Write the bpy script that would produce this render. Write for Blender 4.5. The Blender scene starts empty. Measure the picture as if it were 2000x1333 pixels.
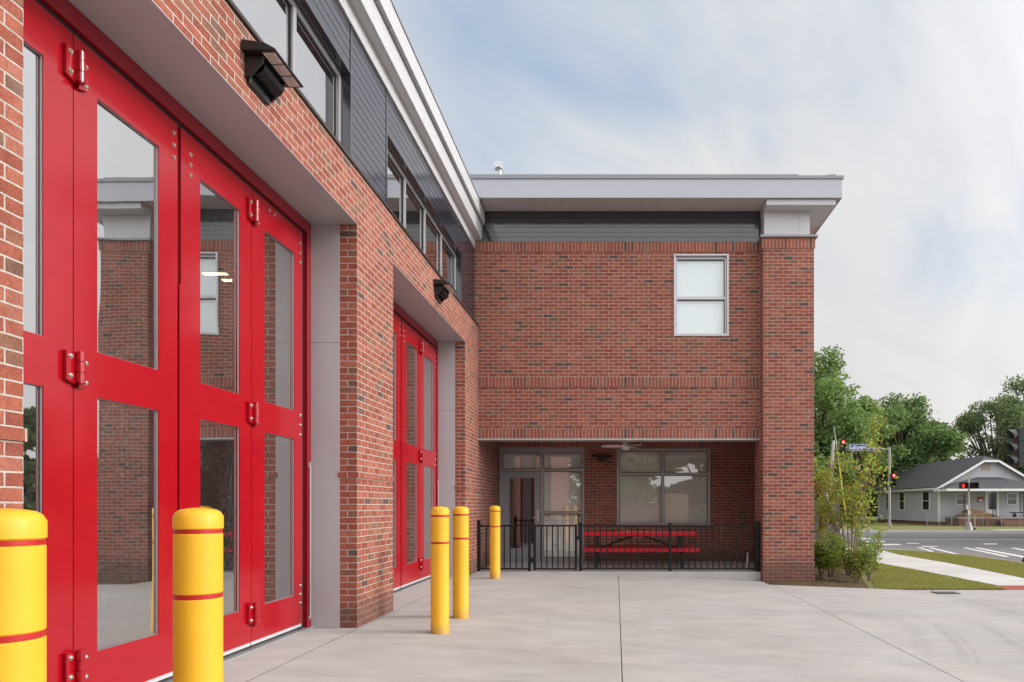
import bpy, math, random
import numpy as np
from mathutils import Vector, Matrix
R = math.radians
random.seed(7)
rng = np.random.default_rng(11)
scene = bpy.context.scene
C = scene.collection

# ------------------------------------------------------------------ camera, sky, sun, exposure
cam_d = bpy.data.cameras.new('camera'); cam = bpy.data.objects.new('camera', cam_d); C.objects.link(cam)
cam.location = (0, 0, 1.30); cam.rotation_euler = (R(90), 0, 0)
cam_d.sensor_width = 36; cam_d.lens = 36 * 1366 / 2000
cam_d.shift_x = -(1203 - 1000) / 2000; cam_d.shift_y = (988 - 666.5) / 2000
cam_d.clip_start = 0.05; cam_d.clip_end = 3000
scene.camera = cam

SUN_AZ, SUN_EL = R(92), R(27)          # azimuth from +Y towards +X
sun_dir = Vector((math.sin(SUN_AZ) * math.cos(SUN_EL), math.cos(SUN_AZ) * math.cos(SUN_EL), math.sin(SUN_EL)))
world = bpy.data.worlds.new('World'); scene.world = world; world.use_nodes = True


class NT:
    """small helper round a node tree"""
    def __init__(s, nt): s.nt = nt; nt.nodes.clear()
    def n(s, t, **kw):
        nd = s.nt.nodes.new(t)
        for k, v in kw.items(): setattr(nd, k, v)
        return nd
    def l(s, a, b): s.nt.links.new(a, b)
    def put(s, sock, v):
        if hasattr(v, 'links'): s.l(v, sock)
        else: sock.default_value = v
    def m(s, op, a, b=None, c=None, clamp=False):
        nd = s.n('ShaderNodeMath', operation=op, use_clamp=clamp)
        s.put(nd.inputs[0], a)
        if b is not None: s.put(nd.inputs[1], b)
        if c is not None: s.put(nd.inputs[2], c)
        return nd.outputs[0]
    def mix(s, f, a, b, mode='MIX'):
        nd = s.n('ShaderNodeMix', data_type='RGBA', blend_type=mode)
        s.put(nd.inputs[0], f)
        s.put(nd.inputs[6], a if hasattr(a, 'links') else (*a, 1)); s.put(nd.inputs[7], b if hasattr(b, 'links') else (*b, 1))
        return nd.outputs[2]
    def mixf(s, f, a, b):
        nd = s.n('ShaderNodeMix', data_type='FLOAT')
        s.put(nd.inputs[0], f); s.put(nd.inputs[2], a); s.put(nd.inputs[3], b)
        return nd.outputs[0]
    def rng(s, v, a, b, c=0.0, d=1.0, smooth=False):
        nd = s.n('ShaderNodeMapRange'); nd.clamp = True
        if smooth: nd.interpolation_type = 'SMOOTHSTEP'
        s.put(nd.inputs[0], v)
        for i, x in enumerate((a, b, c, d)): nd.inputs[i + 1].default_value = x
        return nd.outputs[0]
    def noise(s, vec, scale, detail=3, rough=0.55, dist=0.0, out=0):
        nd = s.n('ShaderNodeTexNoise'); s.put(nd.inputs['Vector'], vec)
        nd.inputs['Scale'].default_value = scale; nd.inputs['Detail'].default_value = detail
        nd.inputs['Roughness'].default_value = rough; nd.inputs['Distortion'].default_value = dist
        return nd.outputs[out]
    def ramp(s, f, stops, mode='LINEAR'):
        nd = s.n('ShaderNodeValToRGB'); cr = nd.color_ramp; cr.interpolation = mode
        while len(cr.elements) < len(stops): cr.elements.new(0.5)
        for e, (p, c) in zip(cr.elements, stops): e.position = p; e.color = (*c, 1)
        s.put(nd.inputs[0], f)
        return nd.outputs[0]
    def scale(s, v, xyz):
        nd = s.n('ShaderNodeVectorMath', operation='MULTIPLY'); s.put(nd.inputs[0], v); nd.inputs[1].default_value = xyz
        return nd.outputs[0]
    def xyz(s, v):
        nd = s.n('ShaderNodeSeparateXYZ'); s.put(nd.inputs[0], v); return nd.outputs
    def comb(s, x, y, z):
        nd = s.n('ShaderNodeCombineXYZ')
        for i, q in enumerate((x, y, z)): s.put(nd.inputs[i], q)
        return nd.outputs[0]


w = NT(world.node_tree)
SKY_K = 0.12
tc = w.n('ShaderNodeTexCoord').outputs['Generated']
sky = w.n('ShaderNodeTexSky', sky_type='NISHITA'); sky.sun_disc = False
sky.sun_elevation = SUN_EL; sky.sun_rotation = SUN_AZ; sky.dust_density = 1.5
dx, dy, dz = w.xyz(tc)
den = w.m('ADD', w.m('MAXIMUM', dz, 0.0), 0.42)
cp = w.comb(w.m('DIVIDE', dx, den), w.m('DIVIDE', dy, den), 0.0)
rot = w.n('ShaderNodeVectorRotate', rotation_type='Z_AXIS'); w.l(cp, rot.inputs[0]); rot.inputs['Angle'].default_value = R(38)
st = w.scale(rot.outputs[0], (1.0, 0.6, 1.0))
n1 = w.noise(st, 1.3, 5, 0.48, 0.3)
n2 = w.noise(w.scale(rot.outputs[0], (1.5, 0.6, 1.0)), 3.0, 8, 0.56, 0.8)
# a blue gap up and to the left of the wing, cloud elsewhere
gap = w.n('ShaderNodeVectorMath', operation='DISTANCE'); w.l(w.scale(cp, (1.0, 0.62, 1)), gap.inputs[0]); gap.inputs[1].default_value = (-0.14, 0.56, 0)
gapf = w.rng(gap.outputs['Value'], 0.06, 0.55, -0.20, 0.34)
gap2 = w.n('ShaderNodeVectorMath', operation='DISTANCE'); w.l(w.scale(cp, (0.8, 1.0, 1)), gap2.inputs[0]); gap2.inputs[1].default_value = (0.55, 1.20, 0)
gapf = w.m('ADD', gapf, w.rng(gap2.outputs['Value'], 0.02, 0.34, -0.22, 0.0, True))
cov = w.m('ADD', w.m('ADD', w.m('MULTIPLY', n1, 1.0), w.m('MULTIPLY', n2, 0.52)), w.m('SUBTRACT', gapf, 0.06))
cloud = w.rng(cov, 0.44, 0.92, 0.0, 1.0, True)
hz = w.rng(dz, 0.0, 0.30, 1.0, 0.0, True)
cloud = w.m('MAXIMUM', cloud, w.m('MULTIPLY', hz, 0.72))
ccol = w.ramp(w.m('ADD', w.m('MULTIPLY', n2, 0.7), w.m('MULTIPLY', n1, 0.4)), [(0.34, (0.50, 0.52, 0.555)), (0.50, (0.58, 0.587, 0.605)), (0.70, (0.66, 0.655, 0.645))])
ccol = w.mix(w.m('MULTIPLY', hz, 0.5), ccol, (0.67, 0.635, 0.60))
sd = w.n('ShaderNodeVectorMath', operation='DOT_PRODUCT'); w.l(tc, sd.inputs[0]); sd.inputs[1].default_value = sun_dir
glow = w.m('ADD', 1.0, w.m('MULTIPLY', w.m('POWER', w.m('MAXIMUM', sd.outputs['Value'], 0.0), 4.5), 3.0))
cl = w.n('ShaderNodeVectorMath', operation='SCALE'); w.l(ccol, cl.inputs[0]); w.l(w.m('MULTIPLY', w.m('MULTIPLY', glow, w.rng(dy, -0.75, 0.20, 1.80, 0.92, True)), 1.0 / SKY_K), cl.inputs['Scale'])  # unseen sky behind the camera brightened to light the wing and porch
blue = w.mix(0.55, sky.outputs[0], (0.42 / SKY_K, 0.53 / SKY_K, 0.69 / SKY_K))
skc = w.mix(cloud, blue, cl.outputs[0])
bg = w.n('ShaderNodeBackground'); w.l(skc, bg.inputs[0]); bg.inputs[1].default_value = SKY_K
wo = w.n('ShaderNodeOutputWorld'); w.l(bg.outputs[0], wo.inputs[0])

sl = bpy.data.lights.new('sun', 'SUN'); sl.energy = 1.9; sl.angle = R(14); sl.color = (1.0, 0.93, 0.85)
sun = bpy.data.objects.new('sun', sl); C.objects.link(sun); sun.rotation_euler = (-sun_dir).to_track_quat('-Z', 'Y').to_euler()
scene.view_settings.view_transform = 'Standard'; scene.view_settings.look = 'None'
scene.view_settings.exposure = 0.42; scene.view_settings.gamma = 1.0
scene.render.engine = 'CYCLES'
scene.cycles.max_bounces = 8; scene.cycles.transparent_max_bounces = 12; scene.cycles.use_denoising = True
scene.cycles.sample_clamp_indirect = 6


# ------------------------------------------------------------------ materials
def newmat(name):
    m = bpy.data.materials.new(name); m.use_nodes = True
    t = NT(m.node_tree); out = t.n('ShaderNodeOutputMaterial')
    return m, t, out


def principled(t, out, col, rough=0.5, metal=0.0, spec=0.5, bump=None, bdist=0.01, bstr=1.0, coat=0.0, ior=None, cior=None):
    p = t.n('ShaderNodeBsdfPrincipled')
    if ior: p.inputs['IOR'].default_value = ior
    if cior: p.inputs['Coat IOR'].default_value = cior
    t.put(p.inputs['Base Color'], col if hasattr(col, 'links') else (*col, 1))
    t.put(p.inputs['Roughness'], rough); p.inputs['Metallic'].default_value = metal
    p.inputs['Specular IOR Level'].default_value = spec
    if coat: p.inputs['Coat Weight'].default_value = coat; p.inputs['Coat Roughness'].default_value = 0.12
    if bump is not None:
        b = t.n('ShaderNodeBump'); t.l(bump, b.inputs['Height']); b.inputs['Distance'].default_value = bdist; b.inputs['Strength'].default_value = bstr
        t.l(b.outputs[0], p.inputs['Normal'])
    t.l(p.outputs[0], out.inputs[0])
    return p


def simple(name, col, rough=0.5, metal=0.0, var=0.06, scale=6.0, spec=0.5, bump=0.0, coat=0.0, ior=None):
    m, t, out = newmat(name)
    pos = t.n('ShaderNodeNewGeometry').outputs['Position']
    n = t.noise(pos, scale, 4); n2 = t.noise(pos, scale * 9, 3)
    f = t.m('ADD', t.m('MULTIPLY', n, 0.7), t.m('MULTIPLY', n2, 0.3))
    lo = tuple(c * (1 - var) for c in col); hi = tuple(min(1, c * (1 + var)) for c in col)
    c = t.ramp(f, [(0.3, lo), (0.7, hi)])
    r = t.rng(n2, 0.3, 0.7, max(0.02, rough - 0.06), min(1, rough + 0.06))
    principled(t, out, c, r, metal, spec, n2 if bump else None, bump or 0.01, coat=coat, ior=ior)
    return m


BC, BL, BO = 0.0691, 0.2, 0.002          # brick course, brick length, course offset


def brick_material(name, soldier_z=None, seed=0.0):
    m, t, out = newmat(name)
    g = t.n('ShaderNodeNewGeometry')
    px, py, pz = t.xyz(g.outputs['Position']); nx, ny, nz = t.xyz(g.outputs['True Normal'])
    ax = t.m('GREATER_THAN', t.m('ABSOLUTE', nx), 0.7)
    u = t.mixf(ax, t.m('ADD', px, 2.745), t.m('ADD', py, 0.06))
    wob = t.m('MULTIPLY', t.m('SUBTRACT', t.noise(g.outputs['Position'], 9.0, 2), 0.5), 0.006)
    if soldier_z is None:
        v = t.m('DIVIDE', t.m('ADD', t.m('SUBTRACT', pz, BO), wob), BC)
        row = t.m('FLOOR', v); rf = t.m('FRACT', v)
        sh = t.m('MULTIPLY', t.m('MODULO', t.m('ADD', row, 100.0), 2.0), 0.5)
        q = t.m('ADD', t.m('DIVIDE', t.m('ADD', u, wob), BL), sh)
        col = t.m('FLOOR', q); cf = t.m('FRACT', q)
        sv, su = BC, BL
    else:
        v = t.m('DIVIDE', t.m('SUBTRACT', pz, soldier_z), 0.2)
        row = t.m('FLOOR', v); rf = t.m('FRACT', v)
        q = t.m('DIVIDE', t.m('ADD', u, wob), BC)
        col = t.m('FLOOR', q); cf = t.m('FRACT', q)
        sv, su = 0.2, BC
    dv = t.m('MULTIPLY', t.m('MINIMUM', rf, t.m('SUBTRACT', 1.0, rf)), sv)
    du = t.m('MULTIPLY', t.m('MINIMUM', cf, t.m('SUBTRACT', 1.0, cf)), su)
    d = t.m('ADD', t.m('MINIMUM', dv, du), t.m('MULTIPLY', t.m('SUBTRACT', t.noise(g.outputs['Position'], 45.0, 3), 0.5), 0.003))
    brick = t.rng(d, 0.0041, 0.0058, 0, 1, True)
    wn = t.n('ShaderNodeTexWhiteNoise', noise_dimensions='3D'); t.l(t.comb(col, row, t.m('ADD', ax, seed)), wn.inputs['Vector'])
    c = t.ramp(wn.outputs['Value'], [(0.0, (0.272, 0.077, 0.048)), (0.18, (0.312, 0.095, 0.060)), (0.36, (0.246, 0.066, 0.044)), (0.52, (0.325, 0.110, 0.071)),
                                     (0.68, (0.282, 0.084, 0.054)), (0.80, (0.248, 0.098, 0.060)), (0.875, (0.205, 0.094, 0.060)), (0.93, (0.162, 0.080, 0.056)), (0.972, (0.108, 0.064, 0.054))], 'CONSTANT')
    fine = t.noise(g.outputs['Position'], 70.0, 4, 0.7); mid = t.noise(g.outputs['Position'], 14.0, 3); big = t.noise(g.outputs['Position'], 0.7, 4)
    k = t.m('MULTIPLY', t.rng(fine, 0.3, 0.72, 0.62, 1.26), t.rng(mid, 0.25, 0.75, 0.80, 1.18))
    k = t.m('MULTIPLY', k, t.rng(big, 0.3, 0.7, 0.92, 1.07))
    sc = t.n('ShaderNodeVectorMath', operation='SCALE'); t.l(c, sc.inputs[0]); t.l(k, sc.inputs['Scale'])
    smear = t.m('MULTIPLY', t.rng(t.noise(g.outputs['Position'], 3.2, 5, 0.7), 0.56, 0.75), 0.16)
    bcol = t.mix(smear, sc.outputs[0], (0.50, 0.42, 0.38))
    mort = t.mix(t.rng(t.noise(g.outputs['Position'], 22.0, 3), 0.3, 0.7), (0.35, 0.295, 0.26), (0.48, 0.41, 0.365))
    colr = t.mix(brick, mort, bcol)
    # splash-back dirt along the lowest courses, with a ragged upper edge
    dirt = t.m('MULTIPLY', t.rng(t.m('ADD', pz, t.m('MULTIPLY', t.noise(g.outputs['Position'], 4.5, 4, 0.7), 0.45)), 0.34, 0.62, 0.62, 0.0, True), t.rng(mid, 0.2, 0.6, 0.6, 1.0))
    colr = t.mix(dirt, colr, (0.075, 0.055, 0.045))
    h = t.m('ADD', brick, t.m('MULTIPLY', fine, 0.35))
    principled(t, out, colr, t.rng(fine, 0.3, 0.7, 0.72, 0.95), 0, 0.25, h, 0.006, 0.9)
    return m


def glass_material(name, tint, r0=0.1, wave=0.002, dust=0.03):
    """coated pane: Schlick reflection on the outer face, tinted see-through"""
    m, t, out = newmat(name)
    g = t.n('ShaderNodeNewGeometry')
    tr = t.n('ShaderNodeBsdfTransparent'); tr.inputs[0].default_value = (*[math.sqrt(q) for q in tint], 1)
    gl = t.n('ShaderNodeBsdfGlossy'); gl.inputs[0].default_value = (1, 1, 1, 1); gl.inputs['Roughness'].default_value = 0.012
    b = t.n('ShaderNodeBump'); t.l(t.noise(g.outputs['Position'], 1.1, 1), b.inputs['Height']); b.inputs['Distance'].default_value = wave; b.inputs['Strength'].default_value = 1.0
    t.l(b.outputs[0], gl.inputs['Normal'])
    dt = t.n('ShaderNodeVectorMath', operation='DOT_PRODUCT'); t.l(g.outputs['Incoming'], dt.inputs[0]); t.l(g.outputs['True Normal'], dt.inputs[1])
    c5 = t.m('POWER', t.m('SUBTRACT', 1.0, t.m('ABSOLUTE', dt.outputs['Value']), clamp=True), 5.0)
    fr = t.m('MULTIPLY', t.m('ADD', r0, t.m('MULTIPLY', c5, 1 - r0)), t.m('SUBTRACT', 1.0, g.outputs['Backfacing']))
    mx = t.n('ShaderNodeMixShader'); t.l(fr, mx.inputs[0]); t.l(tr.outputs[0], mx.inputs[1]); t.l(gl.outputs[0], mx.inputs[2])
    df = t.n('ShaderNodeBsdfDiffuse'); df.inputs[0].default_value = (0.5, 0.5, 0.47, 1)
    dn = t.noise(g.outputs['Position'], 26.0, 6, 0.75); dl = t.noise(g.outputs['Position'], 1.3, 2)
    dm = t.m('MULTIPLY', t.m('MULTIPLY', t.rng(dn, 0.45, 0.75), t.rng(dl, 0.35, 0.7)), dust * 4)
    mx2 = t.n('ShaderNodeMixShader'); t.l(t.m('ADD', dm, dust * 0.4), mx2.inputs[0]); t.l(mx.outputs[0], mx2.inputs[1]); t.l(df.outputs[0], mx2.inputs[2])
    t.l(mx2.outputs[0], out.inputs[0])
    return m


def concrete_material(name, base, streak=True, warm=(1.0, 0.96, 0.935), skid=False):
    m, t, out = newmat(name)
    pos = t.n('ShaderNodeNewGeometry').outputs['Position']
    n1 = t.noise(pos, 0.5, 5, 0.6); n2 = t.noise(t.scale(pos, (1.0, 2.6, 1.0)), 1.5, 8, 0.66); n3 = t.noise(pos, 75, 4, 0.75); n5 = t.noise(pos, 260, 2, 0.6)
    n4 = t.noise(t.scale(pos, (0.8, 9.0, 1.0)), 3.4, 6, 0.7)
    k = t.m('MULTIPLY', t.rng(n1, 0.28, 0.72, 0.86, 1.09), t.rng(n2, 0.3, 0.7, 0.87, 1.09))
    k = t.m('MULTIPLY', k, t.rng(n3, 0.25, 0.75, 0.89, 1.09)); k = t.m('MULTIPLY', k, t.rng(n5, 0.3, 0.7, 0.92, 1.07))
    if streak: k = t.m('MULTIPLY', k, t.rng(n4, 0.3, 0.72, 0.94, 1.04))
    spots = t.m('ADD', t.rng(t.noise(pos, 5.5, 5, 0.7), 0.62, 0.74, 0.0, 0.13), t.rng(t.noise(pos, 17.0, 3, 0.6), 0.70, 0.76, 0.0, 0.16))
    k = t.m('SUBTRACT', k, spots)
    if skid:      # curved tyre marks left by turning vehicles
        x, y, z = t.xyz(pos)
        for (cx, cy, r0, wd, st, x0) in ((-6, 11, 9.92, 0.14, 0.15, 2.4), (-6, 11, 9.72, 0.04, 0.10, 2.4), (-6, 11, 10.28, 0.08, 0.17, 2.6), (-6, 11, 10.40, 0.04, 0.15, 2.6), (-6, 11, 10.92, 0.09, 0.18, 3.4), (-6, 11, 11.08, 0.035, 0.15, 3.4), (-9, 9, 9.4, 0.10, 0.07, -0.5)):
            rr = t.m('SQRT', t.m('ADD', t.m('POWER', t.m('SUBTRACT', x, cx), 2.0), t.m('POWER', t.m('SUBTRACT', y, cy), 2.0)))
            band = t.rng(t.m('ABSOLUTE', t.m('SUBTRACT', rr, r0)), wd * 0.35, wd, 1.0, 0.0, True)
            mask = t.m('MULTIPLY', t.rng(x, x0, x0 + 1.2), t.rng(t.noise(t.scale(pos, (3, 3, 1)), 6.0, 4, 0.7), 0.38, 0.62))
            mask = t.m('MULTIPLY', mask, t.rng(t.m('ABSOLUTE', t.m('SUBTRACT', y, 7.9)), 0.9, 1.9, 1.0, 0.0, True))
            k = t.m('SUBTRACT', k, t.m('MULTIPLY', t.m('MULTIPLY', band, mask), st))
    hue = t.mix(t.rng(t.noise(pos, 0.9, 3), 0.35, 0.65), tuple(base * q for q in warm), tuple(base * q for q in (1.0, 0.965, 0.935)))
    sc = t.n('ShaderNodeVectorMath', operation='SCALE'); t.l(hue, sc.inputs[0]); t.l(k, sc.inputs['Scale'])
    principled(t, out, sc.outputs[0], t.rng(n2, 0.3, 0.7, 0.62, 0.85), 0, 0.35, n3, 0.004, 0.6)
    return m


def leaf_material(name, stops, trans=0.35, rough=0.6):
    m, t, out = newmat(name)
    g = t.n('ShaderNodeNewGeometry')
    f = t.m('ADD', t.m('MULTIPLY', g.outputs['Random Per Island'], 0.62), t.m('MULTIPLY', t.noise(g.outputs['Position'], 0.8, 3), 0.38))
    c = t.ramp(f, stops)
    d = t.n('ShaderNodeBsdfPrincipled'); t.l(c, d.inputs['Base Color']); d.inputs['Roughness'].default_value = rough; d.inputs['Specular IOR Level'].default_value = 0.3
    tl = t.n('ShaderNodeBsdfTranslucent'); t.l(t.mix(0.5, c, (0.22, 0.30, 0.04)), tl.inputs[0])
    mx = t.n('ShaderNodeMixShader'); mx.inputs[0].default_value = trans; t.l(d.outputs[0], mx.inputs[1]); t.l(tl.outputs[0], mx.inputs[2])
    t.l(mx.outputs[0], out.inputs[0])
    return m


def emit_material(name, col, strength):
    m, t, out = newmat(name)
    e = t.n('ShaderNodeEmission'); e.inputs[0].default_value = (*col, 1); e.inputs[1].default_value = strength
    t.l(e.outputs[0], out.inputs[0]); return m


M = {}
M['brick'] = brick_material('red_brick')
M['soldier'] = brick_material('soldier_brick', 0.0, 3.0)


def soldier(z0): return brick_material('soldier_brick_course', z0, 5.0)


# red enamel with faint orange peel
def enamel(name, col, rough, coat):
    m, t, out = newmat(name)
    pos = t.n('ShaderNodeNewGeometry').outputs['Position']
    n = t.noise(pos, 1.2, 3); n2 = t.noise(pos, 120, 2); n3 = t.noise(pos, 7, 5, 0.7)
    c = t.ramp(n3, [(0.3, tuple(q * 0.93 for q in col)), (0.7, tuple(q * 1.05 for q in col))])
    h = t.m('ADD', n, t.m('MULTIPLY', n2, 0.003))
    principled(t, out, c, t.rng(n3, 0.3, 0.7, rough - 0.04, rough + 0.06), 0, 0.15, h, 0.006, 0.5, coat, None, 1.9)
    return m


M['door_red'] = enamel('door_red', (0.315, 0.001, 0.008), 0.34, 0.40)
M['dark_red'] = enamel('frame_red', (0.24, 0.002, 0.010), 0.36, 0.4)
M['table_red'] = enamel('table_red', (0.52, 0.006, 0.020), 0.38, 0.2)
def scuffed_yellow():
    m, t, out = newmat('bollard_yellow')
    tcx = t.n('ShaderNodeTexCoord').outputs['Object']; pos = t.n('ShaderNodeNewGeometry').outputs['Position']
    x, y, z = t.xyz(tcx)
    n = t.noise(pos, 5, 4); sc = t.noise(t.scale(pos, (1, 1, 0.35)), 16, 5, 0.75); dr = t.noise(t.scale(pos, (1, 1, 0.08)), 22, 4, 0.7)
    c = t.ramp(n, [(0.3, (0.68, 0.365, 0.017)), (0.7, (0.73, 0.40, 0.022))])
    c = t.mix(t.rng(sc, 0.60, 0.72, 0.0, 0.36), c, (0.34, 0.23, 0.06))
    c = t.mix(t.rng(dr, 0.55, 0.78, 0.0, 0.16), c, (0.42, 0.28, 0.05))
    c = t.mix(t.m('MULTIPLY', t.rng(t.m('ADD', z, t.m('MULTIPLY', sc, 0.14)), 0.05, 0.24, 0.55, 0.0, True), t.rng(n, 0.3, 0.6, 0.5, 1.0)), c, (0.16, 0.12, 0.07))
    principled(t, out, c, t.rng(sc, 0.3, 0.7, 0.40, 0.56), 0, 0.4, n, 0.003, 0.5)
    return m
M['yellow'] = scuffed_yellow()
M['tape_red'] = simple('tape_red', (0.40, 0.012, 0.012), 0.35, 0, 0.08, 20)
M['panel'] = simple('grey_metal_panel', (0.40, 0.385, 0.40), 0.42, 0.15, 0.035, 1.5)
M['trim'] = simple('pale_grey_trim', (0.49, 0.485, 0.50), 0.40, 0.1, 0.04, 1.5)
M['fascia'] = simple('grey_fascia', (0.40, 0.41, 0.46), 0.42, 0.2, 0.03, 1.2)
M['coping'] = simple('grey_coping', (0.24, 0.255, 0.27), 0.45, 0.25, 0.05, 2)
M['soffit'] = simple('soffit_panel', (0.47, 0.43, 0.42), 0.55, 0.0, 0.04, 2)
M['siding'] = simple('charcoal_siding', (0.024, 0.023, 0.034), 0.14, 0.0, 0.015, 0.5, 0.5, ior=1.9)
M['winframe'] = simple('window_aluminium', (0.34, 0.33, 0.34), 0.38, 0.4, 0.03, 3)
M['silver'] = simple('silver_frame', (0.50, 0.485, 0.51), 0.35, 0.4, 0.03, 3)
M['steel'] = simple('galvanised_steel', (0.55, 0.55, 0.56), 0.36, 0.7, 0.1, 12)
M['bolt'] = simple('bolt_steel', (0.50, 0.46, 0.41), 0.36, 0.85, 0.1, 30)
M['black'] = simple('black_powder_coat', (0.012, 0.012, 0.013), 0.38, 0.0, 0.1, 10)
M['gasket'] = simple('black_rubber', (0.01, 0.01, 0.01), 0.7, 0, 0.1, 10)
M['fence'] = simple('black_fence_paint', (0.007, 0.007, 0.008), 0.45, 0, 0.15, 8, 0.3)
M['door_grey'] = simple('grey_door_paint', (0.30, 0.30, 0.325), 0.4, 0.1, 0.03, 2)
M['interior'] = simple('bay_interior', (0.105, 0.10, 0.095), 0.75, 0, 0.15, 0.8)
M['bay_floor'] = simple('bay_floor', (0.30, 0.29, 0.28), 0.45, 0, 0.1, 1)
M['shade'] = simple('roller_shade', (0.84, 0.84, 0.82), 0.85, 0, 0.02, 2)
M['blind'] = simple('white_blind', (0.74, 0.81, 0.825), 0.8, 0, 0.015, 1)
M['fanwhite'] = simple('fan_white', (0.82, 0.77, 0.75), 0.45, 0, 0.02, 5)
M['glass_bay'] = glass_material('bay_glass', (0.36, 0.38, 0.36), 0.54, 0.0022, 0.03)
M['glass'] = glass_material('window_glass', (0.94, 0.95, 0.94), 0.20, 0.0006, 0.004)
M['glass_up'] = glass_material('clerestory_glass', (0.45, 0.47, 0.46), 0.64, 0.0008, 0.012)
M['glass_clear'] = glass_material('clear_glass', (0.96, 0.98, 0.98), 0.16, 0.0003, 0.0)
M['led'] = simple('led_lens', (0.58, 0.47, 0.44), 0.5, 0, 0.4, 60, bump=0.004)
M['lamp'] = emit_material('ceiling_lamp_light', (1.0, 0.80, 0.48), 9.0)
M['concrete'] = concrete_material('concrete_paving', 0.385, skid=True, warm=(1.0, 0.935, 0.895))
M['slab'] = concrete_material('porch_concrete', 0.43)
M['walk'] = concrete_material('sidewalk_concrete', 0.52, False, (1.0, 0.99, 0.95))
M['joint'] = simple('joint_filler', (0.11, 0.10, 0.095), 0.9)
M['asphalt'] = simple('asphalt', (0.15, 0.143, 0.145), 0.85, 0, 0.16, 0.5, bump=0.01)
M['paint'] = simple('road_paint', (0.66, 0.66, 0.64), 0.7, 0, 0.12, 9)
M['lawn'] = simple('lawn_soil', (0.18, 0.175, 0.05), 0.9, 0, 0.25, 4, bump=0.03)
M['tactile'] = simple('tactile_red', (0.36, 0.10, 0.075), 0.75, 0, 0.1, 8)
M['shingle'] = simple('grey_shingle', (0.062, 0.064, 0.072), 0.85, 0, 0.35, 5, bump=0.02)
M['vinyl'] = simple('vinyl_siding', (0.43, 0.44, 0.475), 0.55, 0, 0.05, 1)
M['white'] = simple('white_trim', (0.74, 0.74, 0.74), 0.5, 0, 0.04, 3)
M['darkglass'] = simple('dark_pane', (0.012, 0.016, 0.018), 0.06, 0, 0.1, 3, 0.7)
M['lumber'] = simple('lumber', (0.26, 0.145, 0.062), 0.8, 0, 0.35, 5)
M['bark'] = simple('bark', (0.095, 0.075, 0.058), 0.9, 0, 0.35, 9, bump=0.02)
M['palebark'] = simple('pale_bark', (0.24, 0.19, 0.14), 0.85, 0, 0.3, 15, bump=0.01)
M['polewood'] = simple('weathered_pole', (0.44, 0.40, 0.37), 0.8, 0, 0.15, 6)
M['poleconc'] = simple('steel_pole', (0.30, 0.285, 0.28), 0.5, 0.5, 0.1, 6)
M['guard'] = simple('guy_guard_yellow', (0.70, 0.50, 0.05), 0.5)
M['signal_black'] = simple('signal_black', (0.012, 0.012, 0.013), 0.45)
M['signal_grey'] = simple('signal_visor', (0.07, 0.07, 0.075), 0.4)
M['lamp_red'] = emit_material('red_signal_lens', (1.0, 0.015, 0.02), 2.2)
M['lamp_core'] = emit_material('red_signal_core', (1.0, 0.30, 0.28), 4.0)
M['lamp_off'] = simple('dark_lens', (0.03, 0.008, 0.006), 0.2)
M['sign_blue'] = simple('sign_blue', (0.020, 0.075, 0.36), 0.4, 0, 0.05, 5)
M['signred'] = simple('notice_red', (0.30, 0.04, 0.035), 0.6)
M['darkgrey'] = simple('dark_grey_screen', (0.09, 0.092, 0.098), 0.7)
M['pine_wood'] = simple('pale_pine_boards', (0.50, 0.33, 0.17), 0.75, 0, 0.2, 3)
M['leaf_a'] = leaf_material('tree_leaves', [(0.2, (0.088, 0.144, 0.050)), (0.5, (0.175, 0.281, 0.094)), (0.8, (0.275, 0.388, 0.144))], 0.45)
M['leaf_b'] = leaf_material('dark_tree_leaves', [(0.2, (0.069, 0.119, 0.053)), (0.5, (0.138, 0.225, 0.090)), (0.8, (0.213, 0.312, 0.131))], 0.45)
M['leaf_c'] = leaf_material('pine_needles', [(0.2, (0.069, 0.100, 0.056)), (0.5, (0.125, 0.175, 0.088)), (0.8, (0.188, 0.250, 0.125))], 0.4)
M['leaf_y'] = leaf_material('young_leaves', [(0.1, (0.16, 0.24, 0.025)), (0.5, (0.30, 0.40, 0.045)), (0.9, (0.46, 0.54, 0.08))], 0.5)
M['seed'] = leaf_material('brown_seed_clusters', [(0.1, (0.22, 0.16, 0.045)), (0.5, (0.42, 0.22, 0.085)), (0.9, (0.46, 0.33, 0.11))], 0.3)
M['leaf_s'] = leaf_material('shrub_leaves', [(0.1, (0.08, 0.12, 0.018)), (0.5, (0.17, 0.22, 0.03)), (0.9, (0.29, 0.32, 0.05))], 0.45)
M['leaf_r'] = leaf_material('bronze_leaves', [(0.1, (0.12, 0.05, 0.02)), (0.9, (0.26, 0.12, 0.04))], 0.3)
M['grass'] = leaf_material('grass_blades', [(0.15, (0.20, 0.205, 0.05)), (0.5, (0.32, 0.305, 0.09)), (0.85, (0.46, 0.41, 0.15))], 0.35)


def mulch_material():
    m, t, out = newmat('mulch')
    pos = t.n('ShaderNodeNewGeometry').outputs['Position']
    n = t.noise(t.scale(pos, (1, 2.2, 1)), 20, 6, 0.75); b = t.noise(pos, 2.4, 3)
    c = t.ramp(n, [(0.3, (0.045, 0.028, 0.018)), (0.5, (0.115, 0.075, 0.045)), (0.7, (0.22, 0.15, 0.085))])
    principled(t, out, t.mix(t.rng(b, 0.35, 0.65, 0.0, 0.5), c, (0.13, 0.11, 0.055)), 0.95, 0, 0.1, n, 0.05)
    return m


M['mulch'] = mulch_material()


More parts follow.
